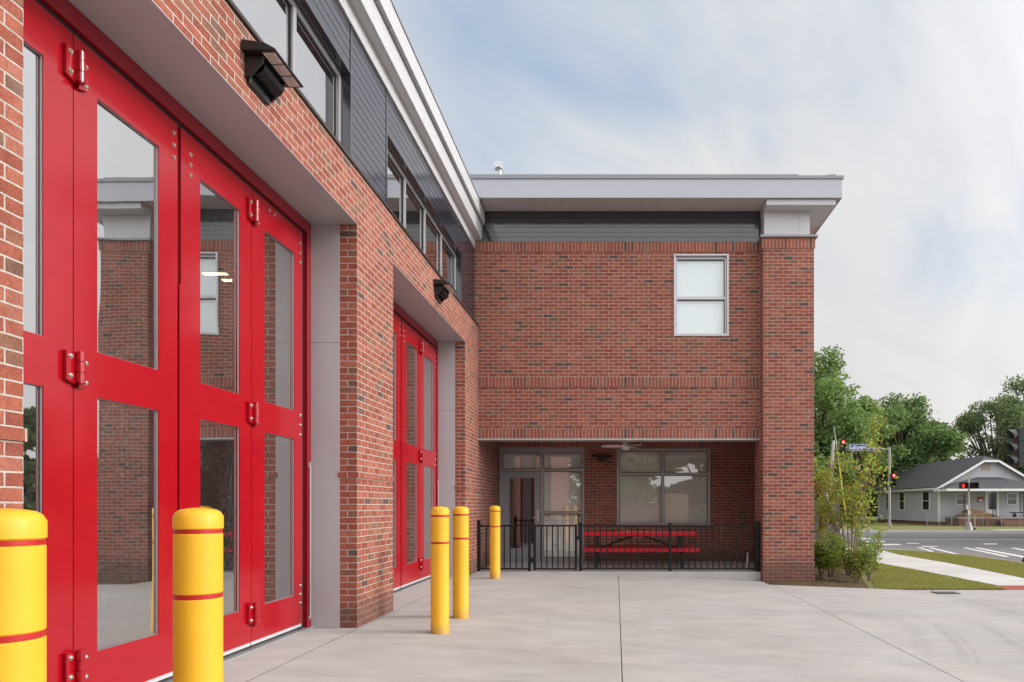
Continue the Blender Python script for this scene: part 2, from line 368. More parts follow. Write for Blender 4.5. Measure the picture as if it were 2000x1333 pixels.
# ------------------------------------------------------------------ mesh helpers
class MB:
    def __init__(s): s.v = []; s.f = []; s.mi = []; s.k = 0
    def mat(s, i): s.k = i; return s
    def add(s, vs, fs):
        o = len(s.v); s.v += [tuple(p) for p in vs]; s.f += [tuple(i + o for i in f) for f in fs]; s.mi += [s.k] * len(fs); return s
    def box(s, x0, x1, y0, y1, z0, z1):
        vs = [(x, y, z) for z in (z0, z1) for y in (y0, y1) for x in (x0, x1)]
        return s.add(vs, [(0, 2, 3, 1), (4, 5, 7, 6), (0, 1, 5, 4), (2, 6, 7, 3), (0, 4, 6, 2), (1, 3, 7, 5)])
    def quad(s, a, b, c, d): return s.add([a, b, c, d], [(0, 1, 2, 3)])
    def poly(s, pts): return s.add(pts, [tuple(range(len(pts)))])
    def tube(s, pts, rad, n=8, cap=True):
        pts = [Vector(p) for p in pts]; rad = rad if isinstance(rad, (list, tuple)) else [rad] * len(pts)
        rings = []; up = None
        for i, p in enumerate(pts):
            d = (pts[min(i + 1, len(pts) - 1)] - pts[max(i - 1, 0)]).normalized()
            if up is None: up = Vector((0, 0, 1)) if abs(d.z) < 0.9 else Vector((1, 0, 0))
            a = d.cross(up).normalized(); b = d.cross(a).normalized(); up = a.cross(d)
            rings.append([p + (a * math.cos(2 * math.pi * k / n) + b * math.sin(2 * math.pi * k / n)) * rad[i] for k in range(n)])
        vs = [q for r in rings for q in r]; fs = []
        for i in range(len(pts) - 1):
            for k in range(n): fs.append((i * n + k, (i + 1) * n + k, (i + 1) * n + (k + 1) % n, i * n + (k + 1) % n))
        if cap: fs += [tuple(range(n)), tuple(reversed(range((len(pts) - 1) * n, len(pts) * n)))]
        return s.add(vs, fs)
    def bar(s, a, b, w_, h_=None):
        """square bar from a to b"""
        h_ = h_ or w_; a = Vector(a); b = Vector(b); d = (b - a).normalized()
        up = Vector((0, 0, 1)) if abs(d.z) < 0.95 else Vector((0, 1, 0))
        x = d.cross(up).normalized() * w_ / 2; y = x.cross(d).normalized() * h_ / 2
        vs = [p + sx * x + sy * y for p in (a, b) for sx, sy in ((-1, -1), (1, -1), (1, 1), (-1, 1))]
        return s.add(vs, [(0, 1, 2, 3), (7, 6, 5, 4), (0, 4, 5, 1), (1, 5, 6, 2), (2, 6, 7, 3), (3, 7, 4, 0)])
    def lathe(s, prof, c, n=32):
        vs = []; fs = []
        for r, z in prof:
            for k in range(n): vs.append((c[0] + r * math.cos(2 * math.pi * k / n), c[1] + r * math.sin(2 * math.pi * k / n), c[2] + z))
        for i in range(len(prof) - 1):
            for k in range(n): fs.append((i * n + k, i * n + (k + 1) % n, (i + 1) * n + (k + 1) % n, (i + 1) * n + k))
        return s.add(vs, fs)
    def prism(s, pts, axis, a, b):
        """2-D outline pts extruded along axis from a to b (axis 'x': pts=(y,z); 'y': pts=(x,z); 'z': pts=(x,y))"""
        mk = {'x': lambda p, t: (t, p[0], p[1]), 'y': lambda p, t: (p[0], t, p[1]), 'z': lambda p, t: (p[0], p[1], t)}[axis]
        n = len(pts); vs = [mk(p, a) for p in pts] + [mk(p, b) for p in pts]
        fs = [tuple(range(n)), tuple(reversed(range(n, 2 * n)))] + [(i, i + n, (i + 1) % n + n, (i + 1) % n) for i in range(n)]
        return s.add(vs, fs)
    def build(s, name, mat, parent=None, bevel=0.0, smooth=False, world_verts=True):
        me = bpy.data.meshes.new(name)
        org = Vector(parent['_o']) if parent is not None and world_verts and '_o' in parent else Vector((0, 0, 0))
        me.from_pydata([tuple(Vector(p) - org) for p in s.v], [], s.f)
        mats = mat if isinstance(mat, (list, tuple)) else [mat]
        for m_ in mats: me.materials.append(m_)
        if len(mats) > 1: me.polygons.foreach_set('material_index', s.mi)
        fix_normals(me)
        if smooth: me.polygons.foreach_set('use_smooth', [True] * len(me.polygons))
        o = bpy.data.objects.new(name, me); C.objects.link(o)
        if parent is not None:
            o.parent = parent
            if '_o' in parent: o['_o'] = parent['_o']
        if smooth:
            try: me.set_sharp_from_angle(angle=R(35))
            except Exception: pass
        if bevel:
            b = o.modifiers.new('bevel', 'BEVEL'); b.width = bevel; b.segments = 2; b.limit_method = 'ANGLE'; b.angle_limit = R(40)
        return o


import bmesh


def fix_normals(me):
    bm = bmesh.new(); bm.from_mesh(me); bmesh.ops.recalc_face_normals(bm, faces=bm.faces); bm.to_mesh(me); bm.free()


def tag(o, label=None, cat=None, group=None, kind=None):
    if label: o['label'] = label
    if cat: o['category'] = cat
    if group: o['group'] = group
    if kind: o['kind'] = kind
    return o


def thing(name, loc, label, cat, group=None):
    o = bpy.data.objects.new(name, None); C.objects.link(o); o.location = loc; o['_o'] = list(loc); o.empty_display_size = 0.2
    return tag(o, label, cat, group)


def struct(name, mb, mat, **kw):
    o = mb.build(name, mat, **kw); return tag(o, kind='structure')


def copy_tree(o, parent=None):
    c = o.copy(); C.objects.link(c)
    if parent is not None: c.parent = parent
    for ch in list(o.children): copy_tree(ch, c)
    return c


def np_mesh(name, verts, k, mat, parent=None):
    """mesh of separate k-gons from an (n*k,3) array"""
    me = bpy.data.meshes.new(name); nv = len(verts); nf = nv // k
    org = np.array(parent['_o']) if parent is not None and '_o' in parent else np.zeros(3)
    me.vertices.add(nv); me.vertices.foreach_set('co', (verts - org).astype(np.float32).ravel())
    me.loops.add(nv); me.loops.foreach_set('vertex_index', np.arange(nv, dtype=np.int32))
    me.polygons.add(nf); me.polygons.foreach_set('loop_start', np.arange(0, nv, k, dtype=np.int32))
    me.update(calc_edges=True); me.validate()
    me.materials.append(mat)
    o = bpy.data.objects.new(name, me); C.objects.link(o)
    if parent is not None: o.parent = parent
    return o


def leaf_quads(cent, size, up=0.3, aspect=0.55):
    n = len(cent); a = rng.normal(size=(n, 3)); a[:, 2] *= 0.7; a /= np.linalg.norm(a, axis=1)[:, None]
    h = rng.normal(size=(n, 3)); h[:, 2] += up; b = np.cross(a, h); b /= np.linalg.norm(b, axis=1)[:, None]
    s = (size * rng.uniform(0.6, 1.35, n))[:, None]
    v = np.stack([cent - a * s, cent + b * s * aspect, cent + a * s, cent - b * s * aspect], 1)
    return v.reshape(-1, 3)


def g(x):
    """height of the paving: level by the doors, falling towards the street"""
    if x <= -2.0: return 0.0
    if x >= 5.5: return -0.28
    return -0.28 * (x + 2.0) / 7.5


def GP(px, py, h):
    Z = h * 1366 / (py - 988.0); return ((px - 1203) * Z / 1366, Z)


# ------------------------------------------------------------------ ground, roads, paving
gm = MB(); gm.poly([(-900, -900, -0.45), (900, -900, -0.45), (900, 1500, -0.45), (-900, 1500, -0.45)])
struct('ground', gm, M['lawn'])
rd = MB()
rd.poly([(-120, 26.5, -0.38), (9.2, 26.5, -0.38), (10.6, 24.5, -0.38), (11.2, 22.0, -0.38), (11.3, -60, -0.38), (24, -60, -0.38), (24, 26, -0.38), (160, 26, -0.38), (160, 44.4, -0.38), (-120, 44.4, -0.38)])
struct('road', rd, M['asphalt'])
# paving panels with real joints between them
bs = MB(); xs = [-3.5, -2.0, 5.5, 11.25]
for a, b in zip(xs[:-1], xs[1:]): bs.quad((a, -12, g(a) - 0.012), (b, -12, g(b) - 0.012), (b, 13.08, g(b) - 0.012), (a, 13.08, g(a) - 0.012))
bs.quad((-3.5, 13.08, -0.022), (2.95, 13.08, g(2.95) - 0.022), (2.95, 14.0, g(2.95) - 0.022), (-3.5, 14.0, -0.022))
struct('paving_joint_bed', bs, M['joint'])
pv = MB(); J = 0.0042
xb = [-3.40, -2.728, 0.05, 2.93, 5.86, 11.25]; yb = [-12, -6, -0.5, 5.35, 13.1]
for i in range(len(xb) - 1):
    for j in range(len(yb) - 1):
        jy = 0.0015 if yb[j + 1] == 5.35 or yb[j] == 5.35 else J
        cuts = [xb[i] + J] + [c for c in (-2.0, 5.5) if xb[i] < c < xb[i + 1]] + [xb[i + 1] - J]
        for a, b in zip(cuts[:-1], cuts[1:]):
            y0, y1 = yb[j] + (0.0015 if yb[j] == 5.35 else J), yb[j + 1] - (0.0015 if yb[j + 1] == 5.35 else J)
            pv.quad((a, y0, g(a)), (b, y0, g(b)), (b, y1, g(b)), (a, y1, g(a)))
for a, b in ((-3.4, -2.734), (-2.722, -2.0), (-2.0, 0.044), (0.056, 2.86)):
    pv.quad((a, 13.106, g(a)), (b, 13.106, g(b)), (b, 13.80, g(b)), (a, 13.80, g(a)))
struct('concrete_paving', pv, M['concrete'])
# raised corner block : mulch bed, lawn, sidewalk
lw = MB()
lw.prism([(2.9, 13.12), (11.15, 13.12), (11.15, 22.0), (10.5, 24.4), (9.1, 26.3), (-30, 26.3), (-30, 18), (2.9, 18)], 'z', -0.44, -0.285)
struct('lawn', lw, M['lawn'])
kb = MB()
for a, b in (((11.22, 13.1), (11.22, 22.0)), ((11.22, 22.0), (10.57, 24.45)), ((10.57, 24.45), (9.16, 26.4)), ((9.16, 26.4), (-30, 26.4))):
    kb.bar((*a, -0.33), (*b, -0.33), 0.14, 0.12)
struct('kerb', kb, M['walk'], bevel=0.015)
sw = MB()
sp = [(7.45, 13.7), (9.05, 13.7), (8.75, 14.6), (9.05, 19.1), (9.0, 22.2), (9.35, 24.6), (8.6, 26.2), (2, 26.2), (2, 24.3), (6.4, 23.6), (7.25, 20.4), (7.1, 19.6), (7.35, 16.5)]
sw.prism(sp, 'z', -0.33, -0.262)
struct('sidewalk', sw, M['walk'])
tp = MB(); tp.box(7.30, 9.3, 13.10, 13.69, -0.32, -0.268)
for i in range(26):
    for j in range(7): tp.lathe([(0.026, 0), (0.02, 0.01), (0.0, 0.012)], (7.38 + i * 0.075, 13.15 + j * 0.08, -0.268), 6)
tag(tp.build('tactile_paving', M['tactile']), 'red brick coloured tactile paving pad at the near end of the sidewalk', 'tactile pad')
mu = MB()
mp = [(2.87, 13.12), (4.82, 13.12), (5.2, 14.0), (6.2, 17.7), (6.7, 20.3), (3.87, 21.5), (3.87, 13.60)]
N_ = 26
random.seed(3)
def mulch_grid():
    vs = []; fs = []
    for j in range(N_ + 1):
        y = 13.11 + (21.5 - 13.11) * (j / N_) ** 1.6
        xr = 4.80 + (y - 13.1) * 0.31
        for i in range(N_ + 1):
            x = 2.88 + (xr - 2.88) * i / N_
            e = min(1, min(i, N_ - i) / 4) * min(1, j / 3)
            vs.append((x, y, g(x) - 0.035 + e * 0.07 + random.uniform(-0.018, 0.022) * e))
    for j in range(N_):
        for i in range(N_):
            k = j * (N_ + 1) + i; fs.append((k, k + 1, k + N_ + 2, k + N_ + 1))
    return vs, fs
mu.add(*mulch_grid()); mu.box(2.9, 4.79, 13.105, 13.2, -0.4, -0.27)
struct('mulch_bed', mu, M['mulch'], smooth=True)
# grass blades on the two near lawn areas
def in_poly(x, y, P):
    c = np.zeros(len(x), bool); j = len(P) - 1
    for i in range(len(P)):
        xi, yi = P[i]; xj, yj = P[j]
        c ^= ((yi > y) != (yj > y)) & (x < (xj - xi) * (y - yi) / (yj - yi + 1e-12) + xi); j = i
    return c
def grass(polys, n, h, z):
    out = []
    for P, k in zip(polys, n):
        P_ = np.array(P); lo, hi = P_.min(0), P_.max(0)
        x = rng.uniform(lo[0], hi[0], k); y = lo[1] + (hi[1] - lo[1]) * rng.uniform(0, 1, k) ** 1.25
        ok = in_poly(x, y, P); out.append(np.stack([x[ok], y[ok], np.full(ok.sum(), z)], 1))
    c = np.concatenate(out); n_ = len(c); a = rng.uniform(0, 2 * np.pi, n_); wv = 0.0075 * np.stack([np.cos(a), np.sin(a), 0 * a], 1)
    hh = h * rng.uniform(0.5, 1.2, n_); tip = c + np.stack([rng.normal(0, 0.4, n_) * hh, rng.normal(0, 0.4, n_) * hh, hh], 1)
    return np.stack([c - wv, c + wv, tip], 1).reshape(-1, 3)
lawn1 = [(4.9, 13.13), (7.30, 13.13), (7.44, 13.7), (7.34, 16.5), (7.09, 19.6), (7.2, 20.4), (6.4, 21.5), (6.2, 17.7), (5.2, 14.0)]
lawn2 = [(9.32, 13.13), (11.13, 13.13), (11.13, 22), (10.4, 24.3), (9.4, 25.2), (9.37, 24.6), (9.02, 22.2), (9.07, 19.1), (8.77, 14.6), (9.06, 13.71)]
tag(np_mesh('grass', grass([lawn1, lawn2], [110000, 90000], 0.045, -0.285), 3, M['grass']), 'short green grass of the lawn either side of the sidewalk', 'grass', kind='stuff')
# far side
fl = MB(); fl.box(-120, 160, 44.6, 140, -0.5, -0.275)
struct('far_lawn', fl, M['lawn'])
fk = MB(); fk.box(-120, 160, 44.3, 44.62, -0.5, -0.262); fk.box(24.5, 70, 44.62, 45.9, -0.5, -0.262)
struct('far_kerb', fk, M['walk'])
mk = MB(); s4 = lambda x, y: (*GP(1680 + x / 5.553, 880 + y / 5.553, 1.676), -0.376)
for q in ([(615, 1052), (645, 1052), (805, 1096), (765, 1098)], [(735, 1056), (778, 1055), (1125, 1137), (1075, 1137)], [(1115, 1057), (1152, 1055), (1622, 1151), (1575, 1155)],
          [(1235, 1058), (1277, 1055), (1900, 1172), (1860, 1180)], [(1625, 1058), (1662, 1055), (1900, 1098), (1880, 1108)],
          [(60, 1018), (400, 1015), (465, 1026), (70, 1033)], [(60, 984), (258, 982), (275, 994), (60, 998)], [(505, 1004), (640, 1006), (640, 1012), (505, 1012)],
          [(665, 1038), (840, 1040), (840, 1046), (665, 1046)], [(1335, 1010), (1490, 1012), (1490, 1020), (1340, 1020)], [(-40, 950), (108, 952), (110, 963), (-40, 966)]):
    mk.poly([s4(*p) for p in q])
struct('road_marking', mk, M['paint'])
dk = MB(); dk.poly([(-40, 36.5, -0.377), (70, 36.5, -0.377), (70, 37.3, -0.377), (-40, 37.3, -0.377)])
struct('road_seam', dk, simple('asphalt_dark', (0.075, 0.07, 0.072), 0.8, 0, 0.2, 1))
mh = MB(); mx_, my_ = 5.95, 12.62
for i in range(9): mh.box(mx_ - 0.17, mx_ + 0.17, my_ - 0.13 + i * 0.03, my_ - 0.13 + i * 0.03 + 0.016, -0.279, -0.265)
mh.box(mx_ - 0.20, mx_ - 0.17, my_ - 0.15, my_ + 0.15, -0.279, -0.264); mh.box(mx_ + 0.17, mx_ + 0.20, my_ - 0.15, my_ + 0.15, -0.279, -0.264)
tag(mh.build('drain_grate', M['darkgrey']), 'small dark drain grate set in the concrete beside the lawn', 'drain')

# ------------------------------------------------------------------ fire station
FS = thing('fire_station', (-2.745, 13.94, 0), 'red brick fire station with tall red folding doors and a two storey wing', 'building')
WX = -2.745
OPEN = [(3.24, 7.42), (8.62, 12.74)]
# --- bay wall
for (a, b) in ((1.95, 3.24), (7.42, 8.62), (12.74, 16.70)):
    p = MB(); top = 4.855 if b < 16 else 4.855
    p.box(WX - 0.45, WX, a, min(b, 13.935), 0.0 if a > 5 else -0.02, top)
    if b > 16: p.box(WX - 0.45, WX, 13.935, b, 0.0, 3.0)
    # one projecting course
    p.box(WX - 0.2, WX + 0.012, a - 0.010, min(b, 13.93) + (0.010 if b < 13 else 0), 23 * BC + BO + 0.005, 24 * BC + BO - 0.004)
    p.build('brick_pier', M['brick'], FS)
sp_ = MB()
for a, b in OPEN: sp_.box(WX - 0.45, WX - 0.003, a, b, 4.292, 4.855)
sp_.box(WX - 0.45, WX, -8, 1.95, -0.02, 4.855)
sp_.build('brick_wall', M['brick'], FS)
sill = MB(); sill.box(WX - 0.30, WX + 0.022, -8, 13.93, 4.857, 4.886)
sill.build('sill_flashing', simple('bronze_flashing', (0.055, 0.042, 0.036), 0.4, 0.4), FS)
# --- siding with real board joints
SX = -2.82
def boards(mb, y0, y1, z0, z1, x=SX, th=0.02):
    z = z0
    while z < z1 - 0.01:
        t_ = min(z + 0.1, z1); mb.box(x - th, x, y0, y1, z, t_ - 0.010); z += 0.1
WTOP = 5.88
for a, b in ((-8, 3.24), (7.42, 8.62), (12.74, 13.93)):
    s_ = MB(); boards(s_, a + 0.05, b - 0.05, 4.90, 6.41)
    s_.box(SX - 0.012, SX + 0.006, a, a + 0.045, 4.888, 6.41); s_.box(SX - 0.012, SX + 0.006, b - 0.045, b, 4.888, 6.41)
    s_.box(SX - 0.16, SX - 0.014, a, b, 4.888, 6.41)
    s_.build('siding_panel', M['siding'], FS)
for a, b in OPEN:
    s_ = MB(); boards(s_, a + 0.012, b - 0.012, WTOP + 0.03, 6.41)
    s_.box(SX - 0.16, SX - 0.021, a, b, WTOP + 0.031, 6.41); s_.box(SX - 0.16, SX + 0.006, a, b, WTOP, WTOP + 0.03)
    s_.build('siding_panel', M['siding'], FS)
# --- clerestory windows
for a, b in OPEN:
    fr = MB(); x0, x1 = SX - 0.15, SX - 0.095; z0, z1 = 4.888, WTOP - 0.002
    fr.box(x0, x1, a, a + 0.05, z0, z1); fr.box(x0, x1, b - 0.05, b, z0, z1)
    fr.box(x0, x1, a + 0.05, b - 0.05, z0, z0 + 0.05); fr.box(x0, x1, a + 0.05, b - 0.05, z1 - 0.06, z1)
    pit = (b - a - 0.1) / 4
    for k in (1, 2, 3): fr.box(x0, x1 + 0.004, a + 0.05 + k * pit - 0.028, a + 0.05 + k * pit + 0.028, z0 + 0.05, z1 - 0.06)
    wf = fr.build('clerestory_window', M['winframe'], FS, bevel=0.004)
    for k in range(4):
        q = MB(); q.box(x0 + 0.014, x0 + 0.022, a + 0.05 + k * pit + 0.028 if k else a + 0.05, a + 0.05 + (k + 1) * pit - (0.028 if k < 3 else 0), z0 + 0.05, z1 - 0.06)
        q.build('glass_pane', M['glass_up'], wf)
        gs = MB(); ya, yb_ = a + 0.05 + k * pit + 0.03, a + 0.05 + (k + 1) * pit - 0.03
        for (u0, u1, v0, v1) in ((ya, ya + 0.008, z0 + 0.05, z1 - 0.06), (yb_ - 0.008, yb_, z0 + 0.05, z1 - 0.06), (ya, yb_, z1 - 0.07, z1 - 0.061)):
            gs.box(x0 + 0.024, x0 + 0.034, u0, u1, v0, v1)
        gs.build('gasket', M['gasket'], wf)
# --- stepped eave
ev = MB()
ev.box(-3.2, -2.80, -8, 13.93, 6.412, 6.592); ev.box(-3.2, -2.67, -8, 13.932, 6.594, 6.872)
ev.build('eave_frieze', M['trim'], FS, bevel=0.006)
for y in (1.6, 4.65, 7.7, 10.75):
    for (x, y_, z0, z1) in ((-2.67, y, 6.594, 6.8715), (-2.612, y + 0.4, 6.890, 7.150), (-2.80, y - 0.5, 6.412, 6.5915)):
        sm = MB(); sm.box(x - 0.0005, x + 0.002, y_, y_ + 0.05, z0, z1); sm.build('seam_cover', M['trim'], FS)
gt = MB(); gt.box(-3.2, -2.612, -8, 13.934, 6.890, 7.150); gt.build('eave_fascia', M['trim'], FS, bevel=0.008)
gu = MB(); gu.box(-3.2, -2.632, -8, 13.93, 6.874, 6.889); gu.build('drip_edge', M['coping'], FS)
rf = MB(); rf.prism([(-2.60, 7.152), (-2.60, 7.172), (-13, 7.75), (-13, 7.55), (-3.2, 7.152)], 'y', -8, 13.936); rf.build('roof', M['coping'], FS)
# --- bay interior
it = MB()
it.quad((-12, -8, 6.3), (-3.0, -8, 6.3), (-3.0, 13.9, 6.3), (-12, 13.9, 6.3)); it.quad((-12, -8, 0), (-12, 13.9, 0), (-12, 13.9, 7.5), (-12, -8, 7.5))
it.quad((-12, 13.9, 0), (-3.2, 13.9, 0), (-3.2, 13.9, 6.4), (-12, 13.9, 6.4)); it.quad((-12, -8, 0), (-3.2, -8, 0), (-3.2, -8, 6.4), (-12, -8, 6.4))
it.build('bay_interior', M['interior'], FS)
fl_ = MB(); fl_.quad((-12, -8, 0.0), (-3.41, -8, 0.0), (-3.41, 13.9, 0.0), (-12, 13.9, 0.0)); fl_.build('bay_floor', M['bay_floor'], FS)
# --- folding doors
DX = -3.25; ZB, ZT = 0.085, 4.125
LEAF = [(0.0, 0.945, 0.16, 0.73), (0.952, 1.945, 1.143, 1.732), (1.985, 2.992, 2.228, 2.80), (2.999, 4.005, 3.23, 3.83)]
ZG = [(0.387, 1.977), (2.262, 3.854)]
def hinge(mb, y, z):
    """strap hinge: two bolted plates and a three-knuckle barrel"""
    x = DX
    mb.mat(0)
    mb.prism([(y - 0.085, z - 0.085), (y - 0.012, z - 0.105), (y - 0.012, z + 0.085), (y - 0.085, z + 0.085)], 'x', x + 0.002, x + 0.026)
    mb.prism([(y + 0.012, z - 0.125), (y + 0.085, z - 0.105), (y + 0.085, z + 0.06), (y + 0.012, z + 0.06)], 'x', x + 0.002, x + 0.026)
    for (a, b, r) in ((-0.095, -0.036, 0.026), (-0.032, 0.028, 0.0275), (0.032, 0.088, 0.026)): mb.tube([(x + 0.040, y + 0.004, z + a), (x + 0.040, y + 0.004, z + b)], r, 16)
    mb.tube([(x + 0.040, y + 0.004, z - 0.1), (x + 0.040, y + 0.004, z + 0.093)], 0.018, 12)
    mb.mat(1)
    for (yy, zz) in ((-0.055, 0.055), (-0.055, -0.06), (0.062, 0.035), (0.062, -0.085)): bolt(mb, y + yy, z + zz, x + 0.026)
    mb.mat(0)
def bolt(mb, y, z, x):
    mb.tube([(x, y, z), (x + 0.003, y, z)], 0.0165, 14); mb.tube([(x + 0.003, y, z), (x + 0.010, y, z), (x + 0.014, y, z)], [0.0115, 0.0115, 0.007], 6)
for (a, b) in OPEN:
    fr = MB()
    fr.box(DX - 0.14, DX + 0.015, a, b, 4.165, 4.289); fr.box(DX - 0.14, DX + 0.015, b - 0.085, b - 0.002, 0.02, 4.164); fr.box(DX - 0.14, DX - 0.10, b - 0.175, b - 0.086, 0.02, 4.164)
    fr.build('door_frame', M['dark_red'], FS, bevel=0.004)
    gk = MB(); gk.box(DX - 0.075, DX - 0.03, b - 0.166, b - 0.086, 0.02, 4.164); gk.box(DX - 0.075, DX - 0.02, a, b - 0.087, 4.128, 4.163); gk.box(DX - 0.06, DX - 0.022, a + 1.9455, a + 1.9845, 0.06, 4.126)
    gk.build('weather_seal', M['gasket'], FS)
    rod = MB(); rod.tube([(DX + 0.03, b - 0.05, 0.12), (DX + 0.03, b - 0.05, 1.72)], 0.009, 8); rod.box(DX + 0.016, DX + 0.03, b - 0.066, b - 0.034, 1.70, 1.76); rod.box(DX + 0.016, DX + 0.03, b - 0.066, b - 0.034, 0.10, 0.14)
    rod.build('lock_rod', M['steel'], FS)
    th = MB(); th.box(DX - 0.2, DX + 0.045, a + 0.002, b - 0.004, 0.002, 0.022); th.build('threshold', M['steel'], FS, bevel=0.004)
    for i, (l0, l1, g0, g1) in enumerate(LEAF):
        lf = MB(); x0, x1 = DX - 0.065, DX; y0, y1, ya, yb_ = a + l0, a + l1, a + g0, a + g1
        lf.box(x0, x1, y0, ya, ZB, ZT); lf.box(x0, x1, yb_, y1, ZB, ZT)
        for z0, z1 in ((ZB, ZG[0][0]), (ZG[0][1], ZG[1][0]), (ZG[1][1], ZT)): lf.box(x0, x1, ya, yb_, z0, z1)
        if i == 2: lf.box(x1 + 0.0005, x1 + 0.008, y0 - 0.03, y0 + 0.055, ZB + 0.02, 2.95)
        leaf = lf.build('door_leaf', M['door_red'], FS)
        for z0, z1 in ZG:
            q = MB(); tl_ = (0.0, 0.0033, -0.003, 0.001)[i]; u0, u1, v0, v1 = ya + 0.0005, yb_ - 0.0005, z0 + 0.0005, z1 - 0.0005
            q.prism([(x1 - 0.030 - tl_, u0), (x1 - 0.022 - tl_, u0), (x1 - 0.022 + tl_, u1), (x1 - 0.030 + tl_, u1)], 'z', v0, v1); q.build('glass_pane', M['glass_bay'], leaf)
            gs = MB()
            for (u0, u1, v0, v1) in ((ya, ya + 0.004, z0, z1), (yb_ - 0.004, yb_, z0, z1), (ya + 0.004, yb_ - 0.004, z0, z0 + 0.004), (ya + 0.004, yb_ - 0.004, z1 - 0.004, z1)): gs.box(x1 - 0.0175, x1 - 0.008, u0 + 0.0006, u1 - 0.0006, v0 + 0.0006, v1 - 0.0006)
            gs.build('glazing_bead', M['winframe'], leaf)
        sw_ = MB(); sw_.box(x0 + 0.01, x1 - 0.006, y0 + 0.004, y1 - 0.004, 0.052, ZB - 0.0005); sw_.build('bottom_seal', M['trim'], leaf)
        if i in (0, 2):
            for z in (0.345, 2.13, 3.93):
                h = MB(); hinge(h, a + (l1 + LEAF[i + 1][0]) / 2, z); h.build('hinge', [M['door_red'], M['bolt']], leaf, smooth=True)
        bt = MB()
        if i == 1: ys = [(y1 - 0.045, 3.86), (y1 - 0.045, 3.95), (y1 - 0.045, 4.04)]
        elif i == 2: ys = [(y0 + 0.115, 3.82), (y0 + 0.115, 3.90), (y0 + 0.115, 3.98)]
        elif i == 3: ys = [(y1 - 0.05, z) for z in (0.30, 0.39, 0.48, 2.03, 2.13, 2.23, 3.80, 3.90, 4.00)] + [(y0 + 0.32, 4.07), (y0 + 0.42, 4.07)]
        else: ys = []
        for (yy, zz) in ys: bt = MB(); bolt(bt, yy, zz, x1); bt.build('bolt', M['bolt'], leaf)
    for (ya_, yb2, z0, z1) in ((b - 0.004, b + 0.02, 0.004, 3.028), (b - 0.004, b + 0.02, 3.032, 4.284), (a - 0.02, a + 0.004, 0.004, 4.284)):
        jp = MB(); jp.box(DX + 0.016, WX - 0.185, ya_, yb2, z0, z1); jp.build('jamb_panel', M['panel'], FS)
    so = MB(); so.box(DX + 0.016, WX + 0.004, a - 0.004, b - 0.0045, 4.284, 4.291); so.build('lintel_soffit', M['panel'], FS)
# --- wing : upper brick wall with a window opening, three soldier courses
PY = 13.94
WXa, WXb, WZa, WZb = 1.153, 2.245, 4.677, 6.312
up = MB()
up.box(WX, 2.865, PY, PY + 0.35, 2.835, 3.664)
up.box(-3.2, 2.865, PY, PY + 0.35, 3.860, WZa); up.box(-3.2, WXa, PY, PY + 0.35, WZa, WZb); up.box(WXb, 2.865, PY, PY + 0.35, WZa, WZb); up.box(-3.2, 2.865, PY, PY + 0.35, WZb, 6.356)
up.build('brick_wall', M['brick'], FS)
for z0, z1 in ((2.640, 2.834), (3.665, 3.859), (6.357, 6.553)):
    s_ = MB(); s_.box(WX if z0 < 3 else -3.2, 2.863, PY - 0.014, PY + 0.34, z0, z1); s_.build('soldier_course', soldier(z0 - 0.003), FS)
ln = MB(); ln.box(WX, 2.865, PY - 0.016, PY + 0.36, 2.606, 2.639); ln.build('steel_lintel', M['panel'], FS)
# upper window
uf = MB(); yf0, yf1 = PY - 0.02, PY + 0.06
for (x0, x1, z0, z1) in ((WXa, WXa + 0.035, WZa, WZb), (WXb - 0.035, WXb, WZa, WZb), (WXa + 0.035, WXb - 0.035, WZa, WZa + 0.05), (WXa + 0.035, WXb - 0.035, WZb - 0.035, WZb)): uf.box(x0, x1, yf0, PY + 0.16, z0, z1)
zm = WZa + (WZb - WZa) * 0.475
for (x0, x1, z0, z1) in ((WXa + 0.036, WXa + 0.07, WZa + 0.05, WZb - 0.036), (WXb - 0.07, WXb - 0.036, WZa + 0.05, WZb - 0.036), (WXa + 0.07, WXb - 0.07, zm - 0.03, zm + 0.03), (WXa + 0.07, WXb - 0.07, WZb - 0.085, WZb - 0.036)): uf.box(x0, x1, PY + 0.05, PY + 0.12, z0, z1)
uw = uf.build('upper_window', M['silver'], FS, bevel=0.004)
q = MB(); q.box(WXa + 0.07, WXb - 0.07, PY + 0.095, PY + 0.101, WZa + 0.05, WZb - 0.085); q.build('glass_pane', M['glass_clear'], uw)
bl = MB(); bl.box(WXa + 0.05, WXb - 0.05, PY + 0.125, PY + 0.135, WZa + 0.03, WZb - 0.05); bl.build('window_blind', M['blind'], uw)
gs = MB()
for z in (zm - 0.043, WZb - 0.098): gs.box(WXa + 0.07, WXb - 0.07, PY + 0.075, PY + 0.094, z, z + 0.012)
gs.box(WXb - 0.082, WXb - 0.0705, PY + 0.075, PY + 0.094, WZa + 0.05, zm - 0.044); gs.box(WXb - 0.082, WXb - 0.0705, PY + 0.075, PY + 0.094, zm + 0.031, WZb - 0.099)
gs.build('gasket', M['gasket'], uw)
